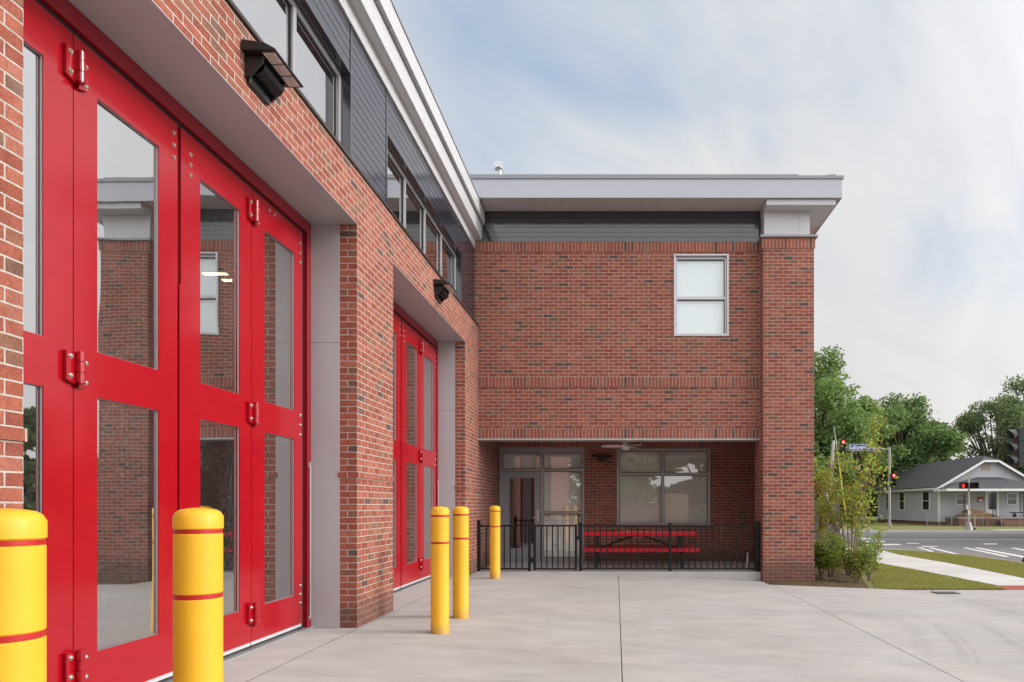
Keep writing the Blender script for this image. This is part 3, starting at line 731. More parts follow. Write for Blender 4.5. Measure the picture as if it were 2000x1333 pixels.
# corner pillar
pl = MB(); pl.box(2.866, 3.855, 13.61, 14.44, 0.21, 6.312); pl.box(2.856, 3.865, 13.60, 14.45, -0.42, 0.205)
cp_ = pl.build('corner_pillar', M['brick'], FS)
lg = MB(); lg.box(2.858, 3.863, 13.602, 14.448, 0.2055, 0.2095); lg.build('mortar_ledge', M['walk'], cp_)
sc_ = MB(); sc_.box(2.848, 3.873, 13.592, 14.45, 6.313, 6.508); sc_.build('soldier_course', soldier(6.311), cp_)
cap = MB(); cap.box(2.80, 3.92, 13.545, 14.46, 6.510, 6.553); cap.build('pillar_cap', M['coping'], cp_, bevel=0.004)
cb = MB(); cb.box(2.905, 3.60, 13.70, 14.40, 6.554, 7.06); cb.box(3.604, 3.80, 13.70, 14.40, 6.554, 7.06); cb.build('pillar_head', M['trim'], cp_)
bb = MB(); bb.box(2.885, 4.21, 13.40, 14.45, 7.062, 7.188); bb.build('corner_beam', M['trim'], cp_, bevel=0.004)
# siding band, soffit, fascia, roof edge
sb = MB(); z = 6.575
while z < 7.19:
    sb.box(-2.66, 2.864, PY + 0.04, PY + 0.06, z, min(z + 0.0965, 7.188) - 0.006); z += 0.0965
sb.box(-2.66, 2.864, PY + 0.061, PY + 0.3, 6.56, 7.188); sb.box(-2.66, 2.90, PY - 0.02, PY + 0.06, 6.5545, 6.573)
sb.build('siding_band', M['siding'], FS)
sf = MB(); x = -2.60
while x < 4.3:
    sf.box(x + 0.002, min(x + 0.31, 4.29) - 0.002, 13.37, 14.0, 7.190, 7.21); x += 0.31
sf.box(3.60, 4.29, 14.0, 34, 7.190, 7.21); sf.box(-3.0, 4.29, 13.36, 14.0, 7.212, 7.24)
sf.build('soffit', M['soffit'], FS)
fa = MB(); fa.box(-3.4, 4.32, 13.34, 13.365, 7.172, 7.53); fa.box(4.295, 4.32, 13.3655, 34, 7.172, 7.53)
fa.build('fascia', M['fascia'], FS, bevel=0.004)
co = MB(); co.box(-3.4, 3.48, 13.318, 13.42, 7.531, 7.612); co.box(3.482, 4.345, 13.318, 13.42, 7.531, 7.592); co.box(4.26, 4.345, 13.42, 34, 7.531, 7.592)
co.prism([(3.80, 7.593), (4.20, 7.640), (4.20, 7.593)], 'y', 13.36, 13.40); co.box(3.70, 3.715, 13.36, 13.40, 7.593, 7.61)
co.build('roof_coping', M['coping'], FS, bevel=0.003)
rw = MB(); rw.poly([(-3.4, 13.42, 7.56), (4.30, 13.42, 7.56), (4.30, 34, 7.56), (-3.4, 34, 7.56)]); rw.build('roof', M['coping'], FS)
vp = MB(); vx, vy = -2.42, 14.6
vp.tube([(vx, vy, 7.5), (vx, vy, 8.32)], 0.036, 14); vp.tube([(vx, vy, 8.14), (vx, vy, 8.18)], 0.043, 14)
vp.prism([(vx - 0.10, 8.31), (vx - 0.07, 8.335), (vx + 0.00, 8.345), (vx + 0.03, 8.31), (vx + 0.055, 8.31), (vx + 0.05, 8.455), (vx - 0.10, 8.455)], 'y', vy - 0.08, vy + 0.08)
vp.build('vent_pipe', M['steel'], FS, smooth=True)
# wing body and porch
BY = 16.34
SXa, SXb, SZt = -2.728, -0.735, 2.664
PXa, PXb, PZa, PZb = 0.018, 2.208, 0.833, 2.644
pb = MB()
pb.box(SXb, PXa, BY, BY + 0.3, -0.05, SZt); pb.box(PXb, 3.40, BY, BY + 0.3, -0.05, SZt); pb.box(PXa, PXb, BY, BY + 0.3, -0.05, PZa); pb.box(PXa, PXb, BY, BY + 0.3, PZb, SZt)
pb.box(3.40, 3.75, 14.45, BY + 0.3, -0.3, 2.95); pb.box(3.55, 3.8, BY + 0.3, 34, -0.4, 7.18); pb.box(2.9, 3.8, 14.46, 16.64, 2.95, 7.18)
pb.build('porch_wall', M['brick'], FS)
ps = MB(); ps.box(WX, 3.40, BY - 0.004, BY + 0.3, SZt + 0.002, 2.862); ps.build('soldier_course', soldier(SZt), FS)
pc = MB(); pc.box(WX, 3.40, PY + 0.36, BY + 0.3, 2.90, 2.96); pc.build('porch_ceiling', M['soffit'], FS)
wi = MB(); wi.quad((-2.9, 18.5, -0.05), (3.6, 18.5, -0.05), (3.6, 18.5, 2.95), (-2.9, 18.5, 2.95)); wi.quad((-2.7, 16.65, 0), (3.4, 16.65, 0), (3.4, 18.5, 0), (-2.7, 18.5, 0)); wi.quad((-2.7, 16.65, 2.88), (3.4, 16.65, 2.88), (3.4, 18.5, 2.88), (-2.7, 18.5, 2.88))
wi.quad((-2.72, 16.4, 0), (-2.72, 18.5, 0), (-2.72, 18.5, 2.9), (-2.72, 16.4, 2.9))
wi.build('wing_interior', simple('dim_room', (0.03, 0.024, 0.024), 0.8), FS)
# storefront : frame members, entrance door, shaded side lights
def pxX(p): return (p - 1203) / 83.6
def pyZ(p): return 1.3 + (988 - p) / 83.6
f = MB(); y0, y1 = BY + 0.02, BY + 0.11
X0, X1 = SXa + 0.002, SXb - 0.002; xm0, xm1 = pxX(1055.5), pxX(1061.5); zt0, zt1 = pyZ(921), pyZ(915.5)
f.box(X0, X0 + 0.075, y0, y1, -0.03, SZt); f.box(X1 - 0.05, X1, y0, y1, -0.03, SZt); f.box(X0 + 0.075, X1 - 0.05, y0, y1, pyZ(884.5), SZt)
f.box(xm0, xm1, y0, y1, -0.03, pyZ(884.5)); f.box(X0 + 0.075, xm0, y0, y1, zt0, zt1); f.box(xm1, X1 - 0.05, y0, y1, zt0, zt1)
f.box(xm1, X1 - 0.05, y0, y1, pyZ(1004), pyZ(1000)); f.box(xm1, X1 - 0.05, y0, y1, -0.03, 0.09)
f.box(X0 - 0.0, X0 + 0.02, y0 - 0.012, y0 - 0.0005, -0.03, SZt)
sfm = f.build('storefront', M['winframe'], FS, bevel=0.004)
for (x0, x1, z0, z1) in ((X0 + 0.075, xm0, zt1, pyZ(884.5)), (xm1, X1 - 0.05, zt1, pyZ(884.5)), (xm1, X1 - 0.05, pyZ(1000), zt0), (xm1, X1 - 0.05, 0.09, pyZ(1004))):
    q = MB(); q.box(x0, x1, y0 + 0.045, y0 + 0.053, z0, z1); q.build('glass_pane', M['glass'], sfm)
    gs = MB()
    for (u0, u1, v0, v1) in ((x0, x0 + 0.01, z0, z1), (x1 - 0.01, x1, z0, z1), (x0 + 0.01, x1 - 0.01, z0, z0 + 0.01), (x0 + 0.01, x1 - 0.01, z1 - 0.012, z1)): gs.box(u0 + 0.0005, u1 - 0.0005, y0 + 0.028, y0 + 0.0445, v0 + 0.0005, v1 - 0.0005)
    gs.build('gasket', M['gasket'], sfm)
sh = MB(); sh.box(xm0, X1, y0 + 0.16, y0 + 0.17, -0.02, SZt); sh.box(X0, xm0, y0 + 0.16, y0 + 0.17, zt1 - 0.02, SZt); sh.build('roller_shade', M['shade'], sfm)
dl0, dl1, dzt = X0 + 0.08, xm0 - 0.005, zt0 - 0.006
ga, gb, gz0, gz1 = pxX(994.5), pxX(1043.5), pyZ(1071), pyZ(934)
d_ = MB(); yd0, yd1 = y0 + 0.015, y0 + 0.06
d_.box(dl0, ga, yd0, yd1, -0.02, dzt); d_.box(gb, dl1, yd0, yd1, -0.02, dzt); d_.box(ga, gb, yd0, yd1, -0.02, gz0); d_.box(ga, gb, yd0, yd1, gz1, dzt)
ed = d_.build('entrance_door', M['door_grey'], FS)
q = MB(); q.box(ga, gb, yd0 + 0.02, yd0 + 0.028, gz0, gz1); q.build('glass_pane', M['glass'], ed)
hd = MB(); hx = (gb + dl1) / 2 + 0.01; hd.box(hx - 0.03, hx + 0.03, yd0 - 0.012, yd0 - 0.0005, 0.93, 1.20); hd.bar((hx, yd0 - 0.05, 1.02), (hx - 0.12, yd0 - 0.05, 1.02), 0.02); hd.tube([(hx, yd0 - 0.012, 1.02), (hx, yd0 - 0.05, 1.02)], 0.012); hd.tube([(hx, yd0 - 0.012, 1.14), (hx, yd0 - 0.025, 1.14)], 0.02, 14)
hd.build('door_handle', M['steel'], ed)
# porch window
f = MB(); xm = pxX(1294.5); zm_ = pyZ(926.5)
f.box(PXa, PXa + 0.055, y0, y1, PZa, PZb); f.box(PXb - 0.055, PXb, y0, y1, PZa, PZb); f.box(PXa + 0.055, PXb - 0.055, y0, y1, PZa, PZa + 0.055); f.box(PXa + 0.055, PXb - 0.055, y0, y1, PZb - 0.07, PZb)
f.box(xm - 0.03, xm + 0.03, y0, y1, PZa + 0.055, PZb - 0.07); f.box(PXa + 0.055, xm - 0.03, y0, y1, zm_ - 0.028, zm_ + 0.028); f.box(xm + 0.03, PXb - 0.055, y0, y1, zm_ - 0.028, zm_ + 0.028)
pw = f.build('porch_window', M['winframe'], FS, bevel=0.004)
for (x0, x1) in ((PXa + 0.055, xm - 0.03), (xm + 0.03, PXb - 0.055)):
    for (z0, z1) in ((PZa + 0.055, zm_ - 0.028), (zm_ + 0.028, PZb - 0.07)):
        q = MB(); q.box(x0, x1, y0 + 0.045, y0 + 0.053, z0, z1); q.build('glass_pane', M['glass'], pw)
        gs = MB()
        for (u0, u1, v0, v1) in ((x0, x0 + 0.01, z0, z1), (x1 - 0.01, x1, z0, z1), (x0 + 0.01, x1 - 0.01, z0, z0 + 0.01), (x0 + 0.01, x1 - 0.01, z1 - 0.012, z1)): gs.box(u0 + 0.0005, u1 - 0.0005, y0 + 0.028, y0 + 0.0445, v0 + 0.0005, v1 - 0.0005)
        gs.build('gasket', M['gasket'], pw)
sh = MB(); sh.box(PXa + 0.02, xm, y0 + 0.15, y0 + 0.16, PZa, PZb); sh.box(xm + 0.02, PXb - 0.02, y0 + 0.17, y0 + 0.18, PZa, PZb); sh.build('roller_shade', M['shade'], pw)
# porch slab
sl_ = MB(); sl_.prism([(WX, -0.10), (WX, 0.0), (2.852, -0.004), (2.852, -0.40), (1.0, -0.40)], 'y', 13.76, BY + 0.02)
struct('porch_slab', sl_, M['slab'], bevel=0.008)
sl2 = MB(); sl2.box(2.852, 3.39, 14.46, BY + 0.02, -0.4, -0.004); struct('porch_floor', sl2, M['slab'])
# ceiling lights in the bay
for k, (x, y) in enumerate(((-6.56, 11.45), (-6.43, 11.78))):
    t_ = thing('ceiling_light', (x, y, 5.1), ('farther' if k else 'nearer') + ' of two lit strip lamps seen through the red door glass', 'lamp', 'lit strip lamps inside the bay')
    b = MB(); b.box(x - 0.20, x + 0.20, y - 0.05, y + 0.05, 5.1, 5.14); b.tube([(x, y, 5.14), (x, y, 6.3)], 0.01, 6); b.build('housing', M['white'], t_)
    b = MB(); b.box(x - 0.19, x + 0.19, y - 0.045, y + 0.045, 5.085, 5.0995); b.build('diffuser', M['lamp'], t_)

# ------------------------------------------------------------------ wall lights
def floodlight(yc, label):
    t_ = thing('floodlight', (WX, yc, 4.63), label, 'wall light', 'black floodlights on the brick above the doors')
    y0, y1 = yc - 0.235, yc + 0.235
    h = MB(); h.prism([(WX + 0.005, 4.632), (WX + 0.255, 4.632), (WX + 0.255, 4.645), (WX + 0.17, 4.69), (WX + 0.005, 4.712)], 'y', y0, y1)
    hd_ = h.build('head', M['black'], t_, bevel=0.006)
    a = MB(); a.box(WX + 0.002, WX + 0.03, yc - 0.15, yc + 0.15, 4.44, 4.631); a.build('mounting_plate', M['black'], t_, bevel=0.006)
    for ya_ in (yc - 0.175, yc + 0.152):
        a = MB(); a.prism([(WX + 0.003, 4.47), (WX + 0.04, 4.48), (WX + 0.13, 4.575), (WX + 0.14, 4.6305), (WX + 0.003, 4.6305)], 'y', ya_, ya_ + 0.022); a.build('bracket', M['black'], t_, bevel=0.003)
    r = MB()
    for k in range(15):
        y = yc - 0.14 + k * 0.02; r.tube([(WX + 0.072, y, 4.572), (WX + 0.072, y + 0.011, 4.572)], 0.064, 24)
    r.tube([(WX + 0.072, yc - 0.14, 4.572), (WX + 0.072, yc + 0.15, 4.572)], 0.055, 24)
    r.build('heat_sink', M['black'], t_, smooth=True)
    for k in range(3):
        p = MB(); ya = y0 + 0.03 + k * 0.142; p.box(WX + 0.15, WX + 0.235, ya, ya + 0.125, 4.624, 4.6315); p.build('led_panel', M['led'], hd_)
    return t_
floodlight(5.345, 'large near black floodlight on the brick above the first red door')
floodlight(10.75, 'small far black floodlight on the brick above the second red door')
t_ = thing('wall_light', ((1175 - 1203) / 83.6, BY, 2.4), 'flat black wall light under the porch between the glass door and window', 'wall light')
cx = t_.location.x
a = MB(); a.prism([(BY - 0.002, 2.42), (BY - 0.20, 2.42), (BY - 0.20, 2.44), (BY - 0.12, 2.475), (BY - 0.002, 2.48)], 'x', cx - 0.22, cx + 0.22); a.build('head', M['black'], t_, bevel=0.004)
a = MB(); a.box(cx - 0.09, cx + 0.09, BY - 0.08, BY - 0.002, 2.33, 2.419); a.build('mounting_plate', M['black'], t_, bevel=0.004)

# ------------------------------------------------------------------ ceiling fan
FX, FY, FZ = 0.21, 15.15, 2.575
t_ = thing('ceiling_fan', (FX, FY, 2.9), 'white three bladed ceiling fan hanging under the porch', 'fan')
a = MB(); a.tube([(FX, FY, FZ + 0.06), (FX, FY, 2.9)], 0.014, 10); a.lathe([(0.012, 0.16), (0.03, 0.15), (0.075, 0.06), (0.08, 0.055)], (FX, FY, FZ), 20); a.build('downrod', M['fanwhite'], t_, smooth=True)
a = MB(); a.lathe([(0.0, -0.075), (0.05, -0.07), (0.088, -0.045), (0.098, -0.01), (0.096, 0.03), (0.07, 0.055), (0.0, 0.06)], (FX, FY, FZ), 28); a.build('motor', M['fanwhite'], t_, smooth=True)
for ang in (178, 58, -52):
    b = MB(); ca, sa = math.cos(R(ang)), math.sin(R(ang)); vs = []
    prof = [(0.08, 0.05), (0.2, 0.065), (0.38, 0.062), (0.5, 0.04), (0.53, 0.0)]
    top = []
    for r_, w2 in prof:
        for s_ in (-1, 1):
            y = s_ * w2; z = FZ + 0.005 + s_ * w2 * 0.28
            top.append((FX + ca * r_ - sa * y, FY + sa * r_ + ca * y, z))
    n_ = len(top); vs = top + [(x, y, z + 0.012) for x, y, z in top]; fs = []
    for i in range(len(prof) - 1):
        k = 2 * i; fs += [(k, k + 1, k + 3, k + 2), (k + n_, k + 2 + n_, k + 3 + n_, k + 1 + n_), (k, k + 2, k + 2 + n_, k + n_), (k + 1, k + 1 + n_, k + 3 + n_, k + 3)]
    fs.append((0, n_, n_ + 1, 1)); b.add(vs, fs); b.build('blade', M['fanwhite'], t_)

# ------------------------------------------------------------------ bollards
BG = 'yellow bollards along the doors'
bol = thing('bollard', (0, 0, 0), 'x', 'bollard', BG)
r = 0.0925
a = MB(); a.lathe([(r + 0.004, -0.03), (r + 0.004, 0.0), (r, 0.012), (r, 0.912), (r - 0.003, 0.915), (r - 0.003, 0.936), (r, 0.939), (r, 1.187), (r - 0.003, 1.190), (r - 0.003, 1.208), (r + 0.002, 1.212), (r + 0.002, 1.262), (r - 0.008, 1.280), (r - 0.022, 1.2905), (r - 0.045, 1.2955), (r - 0.07, 1.2985), (0.0, 1.300)], (0, 0, 0), 48)
a.build('sleeve', M['yellow'], bol, smooth=True)
for z0, z1 in ((0.9155, 0.9355), (1.1905, 1.2075)):
    a = MB(); a.lathe([(r - 0.0028, z0), (r - 0.0012, z0 + 0.002), (r - 0.0012, z1 - 0.002), (r - 0.0028, z1)], (0, 0, 0), 48); a.build('reflective_band', M['tape_red'], bol, smooth=True)
spots = [(-1.796, 2.06, 'big yellow bollard cut off by the left edge of the photo'), (-1.782, 2.985, 'tall yellow bollard in front of the first red door'),
         (-1.81, 7.19, 'nearer of two yellow bollards beside the second red door'), (-1.808, 8.15, 'farther of two yellow bollards beside the second red door'),
         (-2.16, 12.5, 'smallest yellow bollard standing in front of the black fence')]
for i, (x, y, lab) in enumerate(spots):
    o = bol if i == 0 else copy_tree(bol)
    o.location = (x, y, g(x)); o['label'] = lab; o.rotation_euler.z = i * 1.3
for o in [bol]: pass

# ------------------------------------------------------------------ fence, gate, table
FYc = 13.86
fx = lambda p: (p - 1203) * FYc / 1366
def pickets(mb, x0, x1, z0, z1, n):
    for i in range(1, n): x = x0 + (x1 - x0) * i / n; mb.box(x - 0.0115, x + 0.0115, FYc - 0.0115, FYc + 0.0115, z0, z1)
ZR0, ZR1 = 0.035, 0.885
fence = thing('fence', (fx(934), FYc, 0), 'low black metal picket fence along the edge of the porch', 'fence')
posts = [(934, 0.085, 1.0), (1034, 0.05, 0.94), (1133.8, 0.055, 0.95), (1308.5, 0.055, 0.95), (1478.5, 0.088, 0.97)]
for p, w_, z1 in posts:
    a = MB(); a.box(fx(p) - w_ / 2, fx(p) + w_ / 2, FYc - w_ / 2, FYc + w_ / 2, -0.004 if p < 1200 else -0.01, z1); a.box(fx(p) - w_ / 2 - 0.004, fx(p) + w_ / 2 + 0.004, FYc - w_ / 2 - 0.004, FYc + w_ / 2 + 0.004, z1, z1 + 0.014)
    a.build('post', M['fence'], fence, bevel=0.004)
for (p0, w0), (p1, w1), n in (((934, 0.085), (1034, 0.05), 8), ((1133.8, 0.055), (1308.5, 0.055), 14), ((1308.5, 0.055), (1478.5, 0.088), 14)):
    a = MB(); x0, x1 = fx(p0) + w0 / 2, fx(p1) - w1 / 2
    a.box(x0, x1, FYc - 0.016, FYc + 0.016, ZR1, ZR1 + 0.033); a.box(x0, x1, FYc - 0.016, FYc + 0.016, ZR0, ZR0 + 0.03); pickets(a, x0, x1, ZR0 + 0.03, ZR1, n)
    a.build('picket_panel', M['fence'], fence)
gate = thing('fence_gate', (fx(1044), FYc, 0), 'black metal gate with latch in the low picket fence by the glass door', 'gate')
a = MB(); x0, x1 = fx(1042), fx(1127)
a.box(x0, x0 + 0.045, FYc - 0.02, FYc + 0.02, 0.02, 0.93); a.box(x1 - 0.045, x1, FYc - 0.02, FYc + 0.02, 0.02, 0.93); a.box(x0 + 0.045, x1 - 0.045, FYc - 0.016, FYc + 0.016, ZR1, ZR1 + 0.033); a.box(x0 + 0.045, x1 - 0.045, FYc - 0.016, FYc + 0.016, ZR0, ZR0 + 0.03)
pickets(a, x0 + 0.045, x1 - 0.045, ZR0 + 0.03, ZR1, 7); a.build('gate_panel', M['fence'], gate)
a = MB()
for z in (0.22, 0.80): a.box(x0 - 0.05, x0 + 0.03, FYc - 0.035, FYc - 0.0205, z - 0.045, z + 0.045); a.tube([(x0 - 0.012, FYc - 0.04, z - 0.06), (x0 - 0.012, FYc - 0.04, z + 0.06)], 0.013, 10)
a.build('hinge', M['fence'], gate)
a = MB(); lx = fx(1130); a.box(lx - 0.035, lx + 0.03, FYc - 0.05, FYc - 0.0285, 0.63, 0.70); a.tube([(lx + 0.0, FYc - 0.045, 0.70), (lx + 0.0, FYc - 0.045, 1.10)], 0.009, 8); a.tube([(lx, FYc - 0.045, 1.09), (lx, FYc - 0.045, 1.125)], 0.016, 10); a.build('latch', M['fence'], gate)

TX0, TX1 = -0.675, 1.69
tb = thing('picnic_table', (0.5, 14.95, 0), 'red picnic table with attached benches and black legs on the porch', 'table')
def plank(mb, y0, y1, z0, z1, x0=TX0, x1=TX1):
    mb.box(x0, x1, y0, y1, z0, z1)
a = MB(); plank(a, 14.60, 14.845, 0.708, 0.745); plank(a, 14.85, 15.095, 0.708, 0.745); plank(a, 15.10, 15.345, 0.708, 0.745); a.box(TX0, TX1, 14.592, 14.60, 0.668, 0.742); a.box(TX0, TX1, 15.345, 15.353, 0.668, 0.742)
a.build('tabletop', M['table_red'], tb, bevel=0.008)
for y0_, y1_, ex in ((14.27, 14.53, 0.0), (15.42, 15.68, 0.0)):
    a = MB(); plank(a, y0_, y1_, 0.385, 0.42, TX0, TX1 + 0.02); a.box(TX0, TX1 + 0.02, y0_ - 0.008, y0_, 0.352, 0.417); a.box(TX0, TX1 + 0.02, y1_, y1_ + 0.008, 0.352, 0.417); a.build('bench_seat', M['table_red'], tb, bevel=0.008)
for lx in (-0.40, 1.36):
    a = MB(); a.tube([(lx, 14.42, 0.005), (lx, 14.42, 0.30), (lx, 14.50, 0.365), (lx, 15.45, 0.365), (lx, 15.53, 0.30), (lx, 15.53, 0.005)], 0.027, 10)
    a.tube([(lx, 14.66, 0.365), (lx, 14.66, 0.707)], 0.027, 10); a.tube([(lx, 15.29, 0.365), (lx, 15.29, 0.707)], 0.027, 10); a.tube([(lx, 14.63, 0.69), (lx, 15.32, 0.69)], 0.024, 8)
    if lx > 0: a.box(lx - 0.06, lx + 0.06, 14.645, 14.66, 0.37, 0.70)
    a.build('leg', M['black'], tb, smooth=True)
a = MB(); a.tube([(-0.38, 14.97, 0.38), (0.38, 14.97, 0.66), (0.42, 14.97, 0.69)], 0.018, 8); a.tube([(1.34, 14.97, 0.38), (0.58, 14.97, 0.66), (0.54, 14.97, 0.69)], 0.018, 8); a.box(0.38, 0.58, 14.94, 15.0, 0.685, 0.705)
a.build('brace', M['black'], tb, smooth=True)
a = MB(); a.tube([(2.62, 14.0, -0.003), (2.64, 14.0, 0.36)], 0.018, 8); a.tube([(2.62, 14.0, -0.003), (2.62, 14.0, 0.012)], 0.035, 10)
tag(a.build('drain_pipe', M['polewood']), 'short thin pale pipe standing behind the fence near the brick pillar', 'pipe')

# ------------------------------------------------------------------ trees and shrubs
def crown_points(lobes, n, fill=0.5):
    """leaf centres scattered near the surfaces of many lobes"""
    wts = np.array([r ** 2 for _, r in lobes]); wts /= wts.sum(); out = []
    for (c, r), k in zip(lobes, rng.multinomial(n, wts)):
        d = rng.normal(size=(k, 3)); d /= np.linalg.norm(d, axis=1)[:, None]
        rad = r * (1 - rng.uniform(0, 1, k) ** 2 * fill); d[:, 2] *= 0.72
        out.append(np.array(c) + d * rad[:, None] + rng.normal(0, 0.10 * r, (k, 3)))
    return np.concatenate(out)


def make_tree(name, x, y, h, rad, base, mat, label, n=9000, leaf=0.26, lobes=26, shape='dome', lean=0.0, group='trees beyond the station'):
    t_ = thing(name, (x, y, -0.3), label, 'tree', group)
    L = []
    for i in range(lobes):
        u = random.random(); v = random.random() * 2 * math.pi
        zz = base + (h - base) * (0.12 + 0.86 * u)
        k = math.sqrt(max(0.05, 1 - ((u - 0.35) / 0.68) ** 2)) if shape == 'dome' else (1 - u) * 0.9 + 0.25
        rr = rad * k * math.sqrt(random.random()) * 0.85
        L.append(((x + rr * math.cos(v) + lean * u, y + rr * math.sin(v), zz), rad * random.uniform(0.15, 0.31) * (1.0 if shape == 'dome' else 0.75)))
    a = MB(); top = base + (h - base) * 0.55
    a.tube([(x, y, -0.32), (x + 0.05, y, base * 0.5), (x - 0.05, y + 0.1, base + 0.5), (x + lean * 0.4, y, top)], [rad * 0.085, rad * 0.07, rad * 0.055, rad * 0.025], 9)
    for (c, r_) in L:
        s0 = Vector((x, y, base * random.uniform(0.7, 1.2) + (top - base) * random.random() * 0.6)); c = Vector(c); mid = s0.lerp(c, 0.5) + Vector((0, 0, -0.1 * rad))
        a.tube([s0, mid, c, c + (c - mid) * 0.05], [rad * 0.026, rad * 0.017, rad * 0.009, rad * 0.003], 5, False)
    a.build('trunk', M['bark'], t_, smooth=True)
    np_mesh('crown', leaf_quads(crown_points(L, n, 0.75), leaf), 4, M[mat], t_)
    return t_


random.seed(5)
make_tree('broadleaf_tree', 18.0, 62, 14.6, 4.9, 4.0, 'leaf_a', 'tall open leafy green tree rising right behind the brick pillar', 14500, 0.155, 44)
make_tree('broadleaf_tree', 29.5, 72, 12.4, 6.0, 3.0, 'leaf_b', 'wide domed dark green tree behind the left end of the white house roof', 20000, 0.20, 60)
make_tree('broadleaf_tree', 22.5, 68, 11.4, 4.6, 2.0, 'leaf_a', 'mid green tree between the tall open tree and the wide domed tree', 14000, 0.19, 44)
make_tree('broadleaf_tree', 36.0, 80, 10.6, 5.0, 2.0, 'leaf_b', 'green tree just right of the wide dome, behind the house ridge', 12000, 0.20, 42)
make_tree('pine_tree', 43.5, 80, 13.4, 5.2, 3.0, 'leaf_c', 'dark pine with ragged top behind the gable of the white house', 14000, 0.17, 56)
make_tree('pine_tree', 50.0, 84, 16.6, 5.5, 3.5, 'leaf_c', 'tallest dark ragged pine at the right edge of the photo', 14000, 0.17, 56)
make_tree('broadleaf_tree', 16.5, 60, 7.5, 4.5, 0.6, 'leaf_a', 'low bushy green tree behind the leaning pole', 12000, 0.18, 40)
make_tree('broadleaf_tree', 46.5, 76, 8.5, 4.6, 0.6, 'leaf_b', 'low dark tree filling in below the two pines', 11000, 0.20, 36)
tw = []
for i in range(120):
    px_ = 5 + i * 1.0; tw.append(((px_, 105 + random.uniform(-6, 6), random.choice((0.6, 2.5, 5.0)) + random.uniform(-0.5, 1.0)), random.uniform(2.4, 3.8)))
o = np_mesh('distant_woods', leaf_quads(crown_points(tw, 60000, 0.7), 0.55), 4, M['leaf_b']); tag(o, 'far band of dark trees along the horizon behind the house', 'woods', kind='stuff')


def make_small(name, x, y, h, spread, label, cat, stems, n, leaf, mats, z0, bare=0.25, seeds=0, top=1.0, group=None):
    t_ = thing(name, (x, y, z0), label, cat, group)
    a = MB(); tips = []
    for k in range(stems):
        v = k * 2.4 + random.random(); d = Vector((math.cos(v), math.sin(v) * 0.7, 0)); r_ = spread * random.uniform(0.35, 0.95); hh = h * random.uniform(0.6, 1.0) * top
        b0 = Vector((x, y, z0 - 0.03)) + d * 0.05 * spread; p1 = b0 + d * r_ * 0.35 + Vector((0, 0, hh * 0.42)); p2 = b0 + d * r_ * 0.75 + Vector((0, 0, hh * 0.75)); p3 = b0 + d * r_ + Vector((0, 0, hh))
        a.tube([b0, p1, p2, p3], [0.012 + h * 0.004, 0.009 + h * 0.002, 0.006, 0.003], 6)
        for q in range(9):
            f_ = bare + (1 - bare) * (q + random.random()) / 9
            base = b0.lerp(p1, f_ / 0.42) if f_ < 0.42 else (p1.lerp(p2, (f_ - 0.42) / 0.33) if f_ < 0.75 else p2.lerp(p3, (f_ - 0.75) / 0.25))
            e = base + Vector((random.gauss(0, 1) * spread * 0.22, random.gauss(0, 1) * spread * 0.2, random.uniform(0.0, 0.12) * h))
            a.tube([base, e], [0.004, 0.002], 4, False); tips += [base.lerp(e, 0.4), base.lerp(e, 0.75), e]
    a.build('stem', M['palebark'], t_, smooth=True)
    T = np.array([tuple(p) for p in tips]); sg = spread * 0.085 + 0.02
    def scatter(k, mat, nm, lf, off=0.0, asp=0.55):
        c = T[rng.integers(0, len(T), k)] + rng.normal(0, sg, (k, 3)); c[:, 2] += off * rng.uniform(0, 1, k)
        np_mesh(nm, leaf_quads(c, lf, 0.6, asp), 4, M[mat], t_)
    scatter(n, mats[0], 'foliage', leaf)
    if seeds: scatter(seeds, mats[1], 'seed_cluster', leaf * 0.85, -0.22, 0.42)
    return t_


random.seed(21)
zg = -0.25
make_small('young_tree', 5.16, 15.4, 3.35, 0.92, 'slender young multi-stemmed tree with yellow green leaves and brown seed clusters', 'tree', 8, 1150, 0.050, ('leaf_y', 'seed'), zg, 0.40, 950)
make_small('young_tree', 4.55, 16.3, 3.05, 0.62, 'young brownish tree half hidden by the brick pillar', 'tree', 6, 620, 0.045, ('leaf_y', 'seed'), zg, 0.46, 1150)
SG = 'shrubs in the mulch bed'
make_small('shrub', 4.22, 14.25, 0.98, 0.42, 'leafy green shrub touching the right side of the brick pillar', 'shrub', 9, 2300, 0.032, ('leaf_s', 'leaf_r'), zg, 0.42, 260, group=SG)
make_small('shrub', 4.78, 13.85, 0.78, 0.36, 'nearest low round green shrub with bare twiggy stems at its foot', 'shrub', 9, 1900, 0.030, ('leaf_s', 'leaf_r'), zg, 0.40, 180, group=SG)
make_small('shrub', 4.62, 15.0, 0.92, 0.34, 'bronze tinged shrub between the two green shrubs', 'shrub', 8, 1300, 0.030, ('leaf_s', 'leaf_r'), zg, 0.35, 900, group=SG)
make_small('shrub', 5.34, 14.75, 1.15, 0.32, 'tall loose upright shrub with open branches next to the lawn', 'shrub', 6, 480, 0.036, ('leaf_y', 'leaf_r'), zg, 0.30, 120, group=SG)

